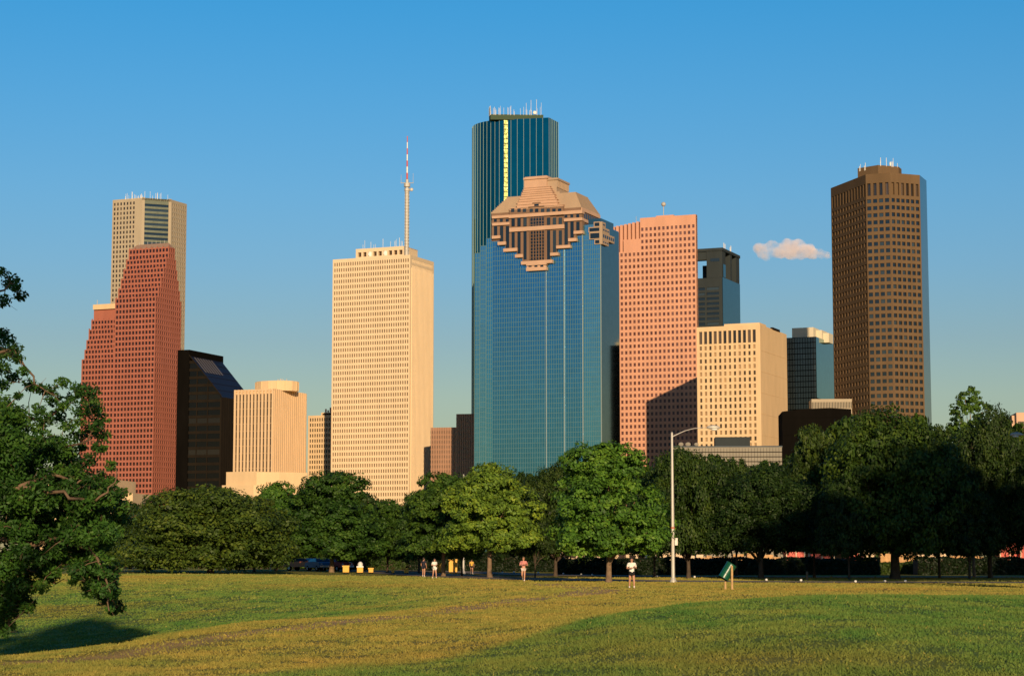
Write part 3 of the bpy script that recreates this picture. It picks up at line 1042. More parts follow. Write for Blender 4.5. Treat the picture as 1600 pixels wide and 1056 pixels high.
# ---- pink tower
fr = Frame(1087, 335, 1350)
H = fr.top
L = fr.lenU(1000); Lx = fr.lenU(948); W = fr.lenV(1089.5)
t = bld('office_tower', fr, 'salmon pink tower with a toothed stepped left shoulder, partly shaded by its neighbour', group=GRP)
mb = MB(); wins = []
rows = 54
yl = zat(386, 1350); hrow = H * .975 / rows
ncol = 13
cw = L / ncol
nl = 8
bayw = (Lx - L) / nl
zs1 = hrow * (rows - 4)
facade(mb, wins, fr.p(0, 0), fr.p(L, 0), 0, H, ncol, rows, .56, .54, .5, .3, 0, 0, H * .025)
facade(mb, wins, fr.p(L, 0), fr.p(Lx, 0), 0, zs1, nl, rows - 4, .56, .54, .5, 0, 0, 0, 0)
kk = 1 + 24 / 1350.0
Oc = fr.p(0, W)
mb.prism([fr.p(0, .6), fr.p(L, .6), fr.p(L, 22), Oc * kk, Oc], 0, H - .05)
mb.quad(fr.p3(0, 0, 0), fr.p3(0, W, 0), fr.p3(0, W, H), fr.p3(0, 0, H))
mb.prism(fr.rect(L, Lx, .6, 22), 0, zs1 - .05)
slots = MB()
for k in range(nl):                                   # toothed bays: proud piers with dark slots between
    u0 = L + k * bayw
    ht = H - 2.2 - .35 * k
    zlo = zs1 if k > 3 else zs1 + hrow * 2
    vv = .05 + .30 * (k + 1)
    if k <= 3: mb.prism(fr.rect(u0, u0 + bayw, .1, 20), zs1 - .1, zlo)
    mb.prism(fr.rect(u0 + bayw * .38, u0 + bayw, vv, 20), zlo - .1, ht)
    mb.prism(fr.rect(u0, u0 + bayw * .38, vv + 3.2, 20), zlo - .1, ht - .8)
    slots.prism(fr.rect(u0 + bayw * .06, u0 + bayw * .36, vv + 3.0, vv + 3.19), zlo, ht - 1.5)
slots.build('slot_pane', M['win'], t)  # dark panes stand in for shade in the notches, no windows here
mb.build('wall', M['pink'], t, fix=False)
place_windows(t, wins, M['win_mauve'], 700, occl=lambda x, y: x < 968)
mb = MB()
fr.box(mb, fr.uz(1052, 334, 8)[0], fr.uz(1025, 334, 8)[0], 8, 18, H, H + 2.2)
mb.build('penthouse', M['pink'], t)
mb = MB()
q = fr.p(fr.uz(1036, 320, 8)[0], 9)
mb.tube([(q.x, q.y, H + 2), (q.x, q.y, zat(319, 1360))], .25, 6)
mb.ball((q.x, q.y, zat(316, 1360)), 1.6, 1.6, 1.6)
mb.build('antenna', M['steel'], t)
mb = MB(); q = fr.p(fr.uz(994, 340, 12)[0], 12); mb.tube([(q.x, q.y, H - 8), (q.x, q.y, H + 3.5)], .15, 5)
mb.build('antenna', M['steel'], t)

# ---- dark tower with the open frame top
fr = Frame(1128, 387, 1500)
t = bld('open_top_tower', fr, 'slate and black tower with square openings cut through its top, right of the pink tower', group=GRP)
L = fr.lenU(1080); W = fr.lenV(1155); H = fr.top
zo = zat(433, 1500)
mb = MB(); wins = []
facade(mb, wins, fr.p(0, 0), fr.p(L, 0), 0, zat(446, 1500), 2, 54, .88, .52, .6, 2.0, 0, 0, 0)
mb.quad(fr.p3(0, 0, zat(446, 1500)), fr.p3(L, 0, zat(446, 1500)), fr.p3(L, 0, zo), fr.p3(0, 0, zo))
mb.prism(fr.rect(.5, L, .7, W - .3), 0, zo - .1)
up = fr.uz(1104, 410)[0]
vp = fr.vz(1133.5, 410)[0]; vq = fr.vz(1150, 420)[0]; vh = fr.vz(1141, 410)[0]
fr.box(mb, 0, up, 0, vp, zo - .2, H - 2.2)                     # corner shaft
fr.box(mb, up, L, W * .62, W, zo - .2, zat(405, 1500))         # rear parapet seen through the hole
fr.box(mb, 0, 12, vh, vh + 4, zo - .2, H - 2.2)
fr.box(mb, 0, 12, vq, W, zo - .2, H - 2.2)
fr.box(mb, -.6, L, -.6, W + .6, H - 2.2, H)                    # roof slab
fr.box(mb, up - 1, L, .5, 6, zat(404.5, 1500), H - 2.2)
mb.build('wall', M['slate'], t, fix=False)
place_windows(t, wins, M['win_dark'], 505, name='window_band', occl=lambda x, y: x < 1090)
mb = MB()
fr.box(mb, -.3, -.02, 0.3, W, 0, zo)
fr.box(mb, -.28, -.02, 2, vp - .5, zat(432, 1500), zat(412, 1500))
mb.build('flank_glass', mirror('teal_flank_glass', (.10, .19, .20), .06), t)
mb = MB()
fr.box(mb, fr.uz(1124, 400)[0], fr.uz(1110, 400)[0], -.15, .1, zat(408, 1500), zat(403, 1500))
mb.build('louvre', M['win_dark'], t)
mb = MB()
for v in (8, 11, 24, 26):
    q = fr.p(1, v); mb.tube([(q.x, q.y, H), (q.x, q.y, H + rng.uniform(2, 6))], .25, 5)
mb.build('antenna', M['white'], t)

# ---- cream block with twelve tall openings at the top
fr = Frame(1187.5, 507, 1200)
L = fr.lenU(1088.5); W = fr.lenV(1229); H = fr.top
t = bld('office_block', fr, 'warm cream block with tall slots along its top and a blank right side', 'office block', GRP)
mb = MB(); wins = []; tall = []
za, zc = zat(535.5, 1200), zat(513, 1200)
facade(mb, wins, fr.p(0, 0), fr.p(L, 0), 0, za, 12, 33, .46, .62, .6, 2.2, .9, 0, 0)
facade(mb, tall, fr.p(0, 0), fr.p(L, 0), za, H, 12, 1, .66, .88, 1.0, 2.2, .9, 0, H - zc)
fr.box(mb, .02, L, 1.1, W, 0, H - .02)
mb.quad(fr.p3(0, 0, 0), fr.p3(0, W, 0), fr.p3(0, W, H), fr.p3(0, 0, H))
fr.box(mb, 2, fr.uz(1133, 507, 8)[0], 6, 20, H, H + 1.9)
for k in range(10):
    z = H * .08 + H * .9 * k / 10
    fr.box(mb, -.12, .05, 0, W, z, z + .35)
mb.build('wall', M['cream'], t, fix=False)
place_windows(t, wins, M['win_cream'], 700)
place_windows(t, tall, M['win'], 700, name='slot_pane')
mb = MB()
fr.box(mb, -.4, 1.2, W * .45, W * .72, H - .2, H + 1.1)
mb.build('roof_unit', M['dark_band'], t)

# ---- dark glass building right of it, with white penthouse
fr = Frame(1274.5, 526, 1420)
L = fr.lenU(1225); W = fr.lenV(1312); H = fr.top
t = bld('glass_block', fr, 'black glass block with a teal mirror flank and white rooftop box', 'office block', GRP)
mb = MB(); wins = []
fr.box(mb, .3, L, .3, W, 0, H - .5)
mb.build('core', M['dark'], t)
facade(MB(), wins, fr.p(0, 0), fr.p(L, 0), 0, H, 12, 40, .94, .86, 0.0, 0, 0, 0, 0)
place_windows(t, wins, M['win_dark'], 640, occl=lambda x, y: x < 1231)
mb = MB()
for k in range(13):
    u = L * k / 12; fr.box(mb, u - .15, u + .15, -.1, .4, 0, H)
fr.box(mb, 0, L, .05, .5, H - .7, H + .02)
mb.build('frame', M['dark'], t)
mb = MB()
fr.box(mb, -.3, 0, 0.02, W, zat(623, 1430), H)
mb.build('flank_glass', mirror('teal_flank_glass', (.15, .30, .32), .06), t)
mb = MB()
ua, uc = fr.uz(1271, 520, 10)[0], fr.uz(1237.5, 520, 10)[0]
fr.box(mb, ua, uc, 10, 26, H, zat(511, 1430))
fr.box(mb, ua - 4, ua, 18, 34, H, zat(514, 1430))
fr.box(mb, ua - 8, ua - 4, 22, 34, H - 2, zat(518, 1430))
mb.build('penthouse', stone('white_render', (.66, .58, .42), .04), t)

fr = Frame(1331, 623, 1180, 4)
t = bld('low_block', fr, 'low tan block at the foot of the brown tower, left of it', 'office block')
mb = MB(); wins = []
facade(mb, wins, fr.p(0, 0), fr.p(fr.lenU(1268), 0), 0, fr.top, 26, 13, .5, .5, .5)
fr.box(mb, 0, fr.lenU(1268), .6, 20, 0, fr.top)
mb.build('wall', M['grey_tan'], t, fix=False)
place_windows(t, wins, M['win'], 640, nind=40)
fr = Frame(1330, 639, 950, 4)
t = bld('low_block', fr, 'low black building between the cream block and the brown tower', 'office block')
mb = MB()
u1 = fr.lenU(1222)
pr = [(0, fr.top), (u1 * .3, fr.top + .6), (u1 * .7, fr.top + .2), (u1, fr.top - 1.0)]
fr.box(mb, 0, u1, 0, 30, 0, fr.top - 1)
mb.poly([fr.p3(u, -.1, z) for u, z in pr] + [fr.p3(u1, -.1, 0), fr.p3(0, -.1, 0)])
for k in range(9):
    fr.box(mb, 0, u1, -.3, -.1, 3 + k * 8, 4.2 + k * 8)
mb.build('wall', M['dark'], t)

# ---- brown octagonal tower
A = at(1391, 270, 1160); H = A.z
K2 = V2(A.x, A.y)
U = V2(-math.cos(R(23)), math.sin(R(23))); U6 = V2(-math.cos(R(73)), math.sin(R(73)))
Cd = V2(math.cos(R(22)), math.sin(R(22))); V = V2(math.sin(R(23)), math.cos(R(23)))
K1 = K2 + U * reach(K2, U, H, 1352.5)
K0 = K1 + U6 * reach(K1, U6, H, 1298)
K3 = K2 + Cd * reach(K2, Cd, H, 1437)
K4 = K3 + V * reach(K3, V, H, 1447.5)
t = empty('office_tower', (K2.x, K2.y, 0), 'brown stone tower with cut corners, standing alone at the right', 'office tower', GRP)
mb = MB(); wins = []; slots = []
zs_ = H - 38 * 1160 / F
zt_ = H - 13 * 1160 / F
rows = round(zs_ / (11.45 * 1160 / F))
for a, b_, nx, fw, m0, m1 in ((K2, K1, 4, .70, .9, .0), (K1, K0, 12, .66, .2, .6), (K2, K3, 6, .68, 0, .3)):
    facade(mb, wins, a, b_, 0, zs_, nx, rows, fw, .54, .6, m0 * .5, m1)
    facade(mb, slots, a, b_, zs_, H, nx, 1, .56, .80, 1.2, m0 * .5, m1, 0, (H - zt_), voff=.6)
core = [K2, K1, K0, K0 + V * 25, K4 + U * 8 + V * 8, K4, K3]
cx = sum(core, V2(0, 0)) / len(core)
mb.prism([cx + (p - cx) * (1 - 1.3 / max((p - cx).length, 1)) for p in core], 0, H - .3)
for a, b_ in ((K0, core[3]), (core[3], core[4]), (core[4], K4)):
    strip(mb, a, b_, 0, H)
mb.poly([P3(p, H - .02) for p in core])
mb.build('wall', M['brown'], t, fix=False)
place_windows(t, wins, M['win_dark'], 640)
place_windows(t, slots, M['win'], 640, name='slot_pane')
mb = MB(); strip(mb, K3, K4, 0, H - .05)
mb.build('flank_glass', mirror('flank_mirror', (.25, .25, .235), .08), t, fix=False)
E1 = at(1372, 258, 1172)
e = V2(E1.x, E1.y)
U4 = V2(-math.cos(R(45)), math.sin(R(45)))
a = e + U4 * reach(e, U4, E1.z, 1340); c = e + Cd * reach(e, Cd, E1.z, 1404)
mb = MB()
mb.prism([e, a, a + V * 14, c + V * 8, c], H - .5, E1.z)
mb.build('penthouse', M['brown'], t)
mb = MB()
antennas(mb, [a, a * .6 + e * .4], E1.z - 1.5, 2, 4.5, 4, .16)
antennas(mb, [e, c], E1.z, 1.5, 5, 8, .16)
q = e * .4 + c * .6; mb.ball((q.x, q.y, E1.z + 1.2), .5, .3, 1.3)
mb.build('antenna', M['white'], t)

# ---- low podium building with rooftop box and dishes
fr = Frame(1222, 698, 620, 3)
t = bld('podium_building', fr, 'low flat building of grey beige panels just above the trees, below the cream block', 'low building')
L = fr.lenU(1050); H = fr.top
mb = MB()
fr.box(mb, 0, L, 0, 24, 0, H)
mb.build('wall', M['podium'], t)
mb = MB()
for k in range(1, 5):
    fr.box(mb, 0, L, -.06, .02, H - k * 1.45 - .2, H - k * 1.45 + .05)
for k in range(36):
    fr.box(mb, L * k / 36, L * k / 36 + .07, -.05, .02, 0, H - .3)
mb.build('panel_joint', M['dark_band'], t)
mb = MB()
fr.box(mb, -.1, L, -.15, .4, H, H + .35)
mb.build('coping', M['slateroof'], t)
mb = MB()
fr.box(mb, fr.uz(1172, 690, 6)[0], fr.uz(1117.5, 690, 6)[0], 6, 14, H, fr.uz(1145, 682.5, 6)[1])
mb.build('rooftop_box', M['slate'], t)
mb = MB()
for px, r_ in ((1064, .8), (1075, .85), (1088, .7)):
    u, z = fr.uz(px, 694, 2)
    q = fr.p3(u, 2, z)
    mb = MB(); mb.ball(q, r_, .35, r_ * .8); mb.tube([(q.x, q.y, H), (q.x, q.y, q.z)], .12, 6)
    mb.build('dish', M['podium'], t)

# ---- pale building glimpsed behind the near left tree, and one at the right edge
fr = Frame(207.5, 770, 420, 8)
t = bld('low_building', fr, 'low pale cream building behind the leaning tree at the left edge', 'low building')
mb = MB()
fr.box(mb, 0, fr.lenU(168), 0, 16, 0, fr.top)
fr.box(mb, fr.lenU(168), fr.lenU(60), -.1, 18, 0, zat(748, 422))
fr.box(mb, fr.lenU(168), fr.lenU(60), -.3, -.1, zat(752, 422), zat(751, 422))
mb.build('wall', M['cream'], t)
fr = Frame(1640, 644, 780, 6)
t = bld('low_building', fr, 'pale peach building peeking over the trees at the right edge', 'low building')
mb = MB()
fr.box(mb, 0, fr.lenU(1588), 0, 16, 0, fr.top)
fr.box(mb, fr.lenU(1588), fr.lenU(1582), 2, 12, 0, fr.top - 1)
mb.build('wall', stone('peach_render', (.62, .40, .27), .06), t)
mb = MB()
for k in range(5):
    fr.box(mb, 3, fr.lenU(1590), -.1, .1, fr.top - 5 - k * 4, fr.top - 3.4 - k * 4)
mb.build('window_band', M['win'], t)
# ================================================================== GROUND
def seg_dist(x, y, pts):
    d = np.full(x.shape, 1e9)
    for (ax, ay), (bx, by) in zip(pts[:-1], pts[1:]):
        vx, vy = bx - ax, by - ay
        t = np.clip(((x - ax) * vx + (y - ay) * vy) / (vx * vx + vy * vy), 0, 1)
        d = np.minimum(d, np.hypot(x - ax - t * vx, y - ay - t * vy))
    return d
def w2(px, Y): return ((px - 800) / F * Y * CP * 1.0, Y)
def curve2(pts, n=8):
    """Catmull-Rom through 2D points"""
    out = []
    P = [pts[0]] + list(pts) + [pts[-1]]
    for i in range(1, len(P) - 2):
        for k in range(n):
            t = k / n
            q = [0.5 * (2 * P[i][c] + (P[i + 1][c] - P[i - 1][c]) * t + (2 * P[i - 1][c] - 5 * P[i][c] + 4 * P[i + 1][c] - P[i + 2][c]) * t * t
                        + (-P[i - 1][c] + 3 * P[i][c] - 3 * P[i + 1][c] + P[i + 2][c]) * t ** 3) for c in (0, 1)]
            out.append(tuple(q))
    out.append(tuple(pts[-1]))
    return out
PATHPTS = curve2([w2(-100, 33), w2(120, 36.5), w2(250, 40), w2(340, 45.5), w2(510, 53.7), w2(600, 58.5), w2(690, 68), w2(760, 79), w2(850, 93), w2(930, 108), w2(900, 124), w2(840, 140)])
def axis(fine0, fine1, step, far0, far1):
    a = list(np.arange(fine0, fine1 + 1e-6, step))
    s = step
    while a[-1] < far1: s *= 1.22; a.append(a[-1] + s)
    s = step
    while a[0] > far0: s *= 1.22; a.insert(0, a[0] - s)
    return np.array(a)
xs = axis(-48, 48, .6, -9000, 9000)
ys_ = axis(14, 190, .7, -4000, 16000)
X, Y = np.meshgrid(xs, ys_)
Z = ground_z(X, Y)
far = np.clip((Y - 400) / 4000, 0, 1)
Z = Z - far * 4
def make_grid(name, X, Y, Z, mat):
    ny, nx = X.shape
    me = bpy.data.meshes.new(name)
    me.vertices.add(nx * ny)
    me.vertices.foreach_set('co', np.stack([X, Y, Z], -1).reshape(-1))
    i = np.arange(nx * ny).reshape(ny, nx)
    q = np.stack([i[:-1, :-1], i[:-1, 1:], i[1:, 1:], i[1:, :-1]], -1).reshape(-1, 4)
    me.loops.add(q.size); me.loops.foreach_set('vertex_index', q.reshape(-1))
    me.polygons.add(len(q)); me.polygons.foreach_set('loop_start', np.arange(0, q.size, 4)); me.polygons.foreach_set('loop_total', np.full(len(q), 4))
    me.polygons.foreach_set('use_smooth', np.ones(len(q), bool))
    me.materials.append(mat)
    me.update(); me.validate()
    o = bpy.data.objects.new(name, me); COL.objects.link(o)
    return o
def zone(x, y):
    """0..1 lush (mound, hollow) against dry (yellow) turf, from where things lie in the park"""
    x = np.asarray(x, float); y = np.asarray(y, float)
    px = 800 + F * x / np.maximum(y, 12)
    crest = np.interp(px, [250, 420, 620, 800, 1000, 1150, 1300, 1600, 2000], [27, 31, 34, 38, 47, 54, 60, 55, 52])
    w1 = 1 / (1 + np.exp((y - crest - .6 * np.sin(x * 1.3) - .5 * np.sin(x * .37)) / .55))
    w1 = w1 * np.clip((px - 120) / 300, .25, 1)
    rim = np.interp(px, [0, 250, 400, 600, 750, 850], [39, 50, 57, 68, 84, 100])
    w2_ = 1 / (1 + np.exp((rim + 3 - y) / 1.5)) * np.clip((780 - px) / 250, 0, 1)
    w2_ *= np.clip((175 - y) / 60, .35, 1)
    return np.clip(np.maximum(w1, w2_ * 1.0), 0, 1)
def grassmat(blade=False):
    m, n, b = newmat('turf_blades' if blade else 'turf')
    a = nd(n, 'ShaderNodeAttribute', attribute_name='lush')
    p = nd(n, 'ShaderNodeAttribute', attribute_name='path')
    tc = nd(n, 'ShaderNodeTexCoord')
    def noise(sc, det, st=None):
        z = nd(n, 'ShaderNodeTexNoise'); z.inputs['Scale'].default_value = sc; z.inputs['Detail'].default_value = det; z.inputs['Roughness'].default_value = .65
        if st:
            mp = nd(n, 'ShaderNodeMapping'); mp.inputs['Scale'].default_value = st
            n.links.new(tc.outputs['Object'], mp.inputs[0]); n.links.new(mp.outputs[0], z.inputs[0])
        else:
            n.links.new(tc.outputs['Object'], z.inputs[0])
        return z
    def mixc(f, c1, c2, blend='MIX'):
        x = nd(n, 'ShaderNodeMix', data_type='RGBA', blend_type=blend)
        for i, c in ((6, c1), (7, c2)):
            if isinstance(c, tuple): x.inputs[i].default_value = rgba(c)
            else: n.links.new(c, x.inputs[i])
        if isinstance(f, float): x.inputs[0].default_value = f
        else: n.links.new(f, x.inputs[0])
        return x.outputs[2]
    def rng_(src, a0, a1, b0=0.0, b1=1.0):
        r = nd(n, 'ShaderNodeMapRange'); r.inputs['From Min'].default_value = a0; r.inputs['From Max'].default_value = a1
        r.inputs['To Min'].default_value = b0; r.inputs['To Max'].default_value = b1
        n.links.new(src, r.inputs[0]); return r.outputs[0]
    n1 = noise(.16, 5, (1, .45, 1)); n2 = noise(1.1, 6, (1, .35, 1)); n3 = noise(9, 5); n4 = noise(.05, 3)
    lush = mixc(rng_(n2.outputs[0], .35, .65), (.058, .132, .027), (.130, .182, .038))
    dry = mixc(rng_(n2.outputs[0], .35, .68), (.165, .172, .038), (.305, .230, .052))
    # patchiness moves the border between the two
    f = nd(n, 'ShaderNodeMath', operation='ADD'); n.links.new(a.outputs['Fac'], f.inputs[0])
    n.links.new(rng_(n1.outputs[0], .32, .68, -.28, .42), f.inputs[1]); f.use_clamp = True
    col = mixc(f.outputs[0], dry, lush)
    red = mixc(rng_(n4.outputs[0], .50, .66, 0, .35), col, (.27, .14, .035))
    col = red
    if not blade:
        th = nd(n, 'ShaderNodeVectorMath', operation='SCALE'); n.links.new(col, th.inputs[0]); th.inputs['Scale'].default_value = 1.55
        col = mixc(rng_(n3.outputs[0], .3, .75, .0, .35), th.outputs[0], (.06, .06, .014))
        # bare earth path
        pf = nd(n, 'ShaderNodeMath', operation='MULTIPLY'); n.links.new(p.outputs['Fac'], pf.inputs[0]); n.links.new(rng_(n2.outputs[0], .25, .55, .5, 1), pf.inputs[1])
        col = mixc(pf.outputs[0], col, (.72, .44, .19))
    else:
        g = nd(n, 'ShaderNodeAttribute', attribute_name='rnd')
        s = nd(n, 'ShaderNodeVectorMath', operation='SCALE'); n.links.new(col, s.inputs[0])
        n.links.new(rng_(g.outputs['Fac'], 0, 1, .78, 1.22), s.inputs['Scale'])
        straw = mixc(rng_(g.outputs['Fac'], .975, .99, 0, .45), s.outputs[0], (.42, .30, .07))
        col = straw
    n.links.new(col, b.inputs['Base Color'])
    b.inputs['Roughness'].default_value = .9
    b.inputs['Specular IOR Level'].default_value = .1
    if not blade:
        bp = nd(n, 'ShaderNodeBump'); bp.inputs['Strength'].default_value = .9; bp.inputs['Distance'].default_value = .09
        nb = noise(14, 6); ad = nd(n, 'ShaderNodeMath', operation='ADD'); n.links.new(nb.outputs[0], ad.inputs[0]); n.links.new(n2.outputs[0], ad.inputs[1])
        n.links.new(ad.outputs[0], bp.inputs['Height']); n.links.new(bp.outputs[0], b.inputs['Normal'])
    return m
g = make_grid('ground', X, Y, Z, grassmat())
g['kind'] = 'structure'
pd = seg_dist(X, Y, PATHPTS)
wpath = np.interp(Y, [35, 60, 110, 140], [.6, .8, 1.8, 2.2])
at_ = g.data.attributes.new('lush', 'FLOAT', 'POINT'); at_.data.foreach_set('value', zone(X, Y).reshape(-1).astype(np.float32))
at_ = g.data.attributes.new('path', 'FLOAT', 'POINT'); at_.data.foreach_set('value', np.clip(1.25 - pd / wpath, 0, .78).reshape(-1).astype(np.float32))

# ---- grass blades in the near turf, one uncountable mass
nr_ = np.random.default_rng(3)
N1, N2 = 620000, 500000
yy = np.concatenate([22 + 50 * nr_.random(N1) ** 1.35, 66 + 114 * nr_.random(N2) ** 1.2])
N = N1 + N2
pxr = nr_.uniform(-360, 1960, N)
xx = (pxr - 800) / F * yy
clump = np.sin(xx * 2.1 + 1.7 * np.sin(yy * .9)) * np.sin(yy * 1.7 + 1.3 * np.sin(xx * .7))
rd = np.minimum(seg_dist(xx, yy, curve2([w2(2300, 138), w2(1700, 142), w2(1300, 146), w2(1000, 154), w2(850, 166), w2(720, 186), w2(600, 225), w2(480, 270)], 4)),
                seg_dist(xx, yy, curve2([w2(2300, 180), w2(1700, 184), w2(1300, 186), w2(1000, 194), w2(820, 214), w2(700, 245), w2(560, 300)], 4)))
keep = (nr_.random(N) < .6 + .4 * clump) & ((seg_dist(xx, yy, PATHPTS) > .45 + nr_.random(N) * .6 + yy / 200) | (nr_.random(N) < .16)) & (rd > 4.9)
xx, yy = xx[keep], yy[keep]; N = len(xx)
zz = ground_z(xx, yy)
hgt = nr_.uniform(.012, .030, N) * (1 + .25 * clump[keep]) * (1 + yy / 70)
tall = nr_.random(N) < .02
hgt[tall] *= 1.8
wd = nr_.uniform(.007, .014, N) * (1 + (yy / 38) ** 1.5)
an = nr_.uniform(0, np.pi, N)
dx, dy = np.cos(an) * wd, np.sin(an) * wd * .4
lx_, ly_ = nr_.normal(0, .03, N), nr_.normal(0, .03, N)
co = np.empty((N, 3, 3), np.float32)
co[:, 0] = np.stack([xx - dx, yy - dy, zz - .01], -1)
co[:, 1] = np.stack([xx + dx, yy + dy, zz - .01], -1)
co[:, 2] = np.stack([xx + lx_, yy + ly_, zz + hgt], -1)
def mesh_np(name, co, mat, k, attrs=None, smooth=False):
    n = len(co)
    me = bpy.data.meshes.new(name)
    me.vertices.add(n * k); me.vertices.foreach_set('co', co.reshape(-1).astype(np.float32))
    me.loops.add(n * k); me.loops.foreach_set('vertex_index', np.arange(n * k, dtype=np.int32))
    me.polygons.add(n); me.polygons.foreach_set('loop_start', np.arange(0, n * k, k, dtype=np.int32)); me.polygons.foreach_set('loop_total', np.full(n, k, np.int32))
    for m in (mat if isinstance(mat, (list, tuple)) else [mat]): me.materials.append(m)
    for a, v in (attrs or {}).items():
        t_ = me.attributes.new(a, 'FLOAT', 'FACE'); t_.data.foreach_set('value', np.asarray(v, np.float32))
    me.update()
    return me
me = mesh_np('grass', co, grassmat(True), 3, {'rnd': nr_.random(N), 'lush': zone(xx, yy)})
o = bpy.data.objects.new('grass', me); COL.objects.link(o)
tag(o, 'short park grass, greener on the near mound and straw yellow beyond', 'grass', kind='stuff')

# ---- roads through the park
def ribbon(name, pts, half, mat, lift, zfun=gz, halves=None):
    c = curve2(pts, 10)
    rows = []
    for i, (x, y) in enumerate(c):
        a = c[max(i - 1, 0)]; b = c[min(i + 1, len(c) - 1)]
        dx, dy = b[0] - a[0], b[1] - a[1]; l = math.hypot(dx, dy)
        nx, ny = -dy / l, dx / l
        rows.append([(x + nx * s, y + ny * s, zfun(x + nx * s, y + ny * s) + lift) for s in np.linspace(-half, half, 9)])
    A = np.array(rows)
    o = make_grid(name, A[:, :, 0], A[:, :, 1], A[:, :, 2], mat)
    o['kind'] = 'structure'
    return o
asph = stone('asphalt', (.27, .225, .17), .2, scale=.8, streak=False)
asph2 = stone('pale_path_paving', (.15, .125, .09), .2, scale=.8, streak=False)
RD1 = [w2(2300, 138), w2(1700, 142), w2(1300, 146), w2(1000, 154), w2(850, 166), w2(720, 186), w2(600, 225), w2(480, 270)]
RD2 = [w2(2300, 180), w2(1700, 184), w2(1300, 186), w2(1000, 194), w2(820, 214), w2(700, 245), w2(560, 300)]
ribbon('road', RD1, 4.2, asph, .05)
ribbon('road', RD2, 4.5, asph, .06)
ribbon('kerb', [(x, y - 4.35) for x, y in RD1], .12, asph2, .12)

# ================================================================== TREES
def leafmat(name, dark, mid, light, trans=.25):
    m, n, b = newmat(name)
    a = nd(n, 'ShaderNodeAttribute', attribute_name='tint')
    oi = nd(n, 'ShaderNodeObjectInfo')
    cr = nd(n, 'ShaderNodeValToRGB')
    e = cr.color_ramp.elements
    e[0].position = 0; e[0].color = rgba(dark); e[1].position = 1; e[1].color = rgba(light)
    k = e.new(.5); k.color = rgba(mid)
    mx = nd(n, 'ShaderNodeMix', data_type='RGBA', blend_type='MULTIPLY')
    mx.inputs[0].default_value = 1
    n.links.new(a.outputs['Fac'], cr.inputs[0])
    n.links.new(cr.outputs[0], mx.inputs[6]); n.links.new(oi.outputs['Color'], mx.inputs[7])
    n.links.new(mx.outputs[2], b.inputs['Base Color'])
    b.inputs['Roughness'].default_value = .55
    b.inputs['Specular IOR Level'].default_value = .25
    tr = nd(n, 'ShaderNodeBsdfTranslucent'); n.links.new(mx.outputs[2], tr.inputs[0])
    ms = nd(n, 'ShaderNodeMixShader'); ms.inputs[0].default_value = trans
    out = n.nodes['Material Output']
    n.links.new(b.outputs[0], ms.inputs[1]); n.links.new(tr.outputs[0], ms.inputs[2]); n.links.new(ms.outputs[0], out.inputs[0])
    return m
LEAF = leafmat('leaves', (.022, .045, .010), (.055, .105, .018), (.115, .160, .024))
BARK = stone('bark', (.20, .135, .085), .35, scale=3, streak=False)
BARKM = stone('limb_bark', (.15, .10, .062), .35, scale=5, streak=False)
BARKD = stone('dark_bark', (.075, .055, .04), .35, scale=3, streak=False)

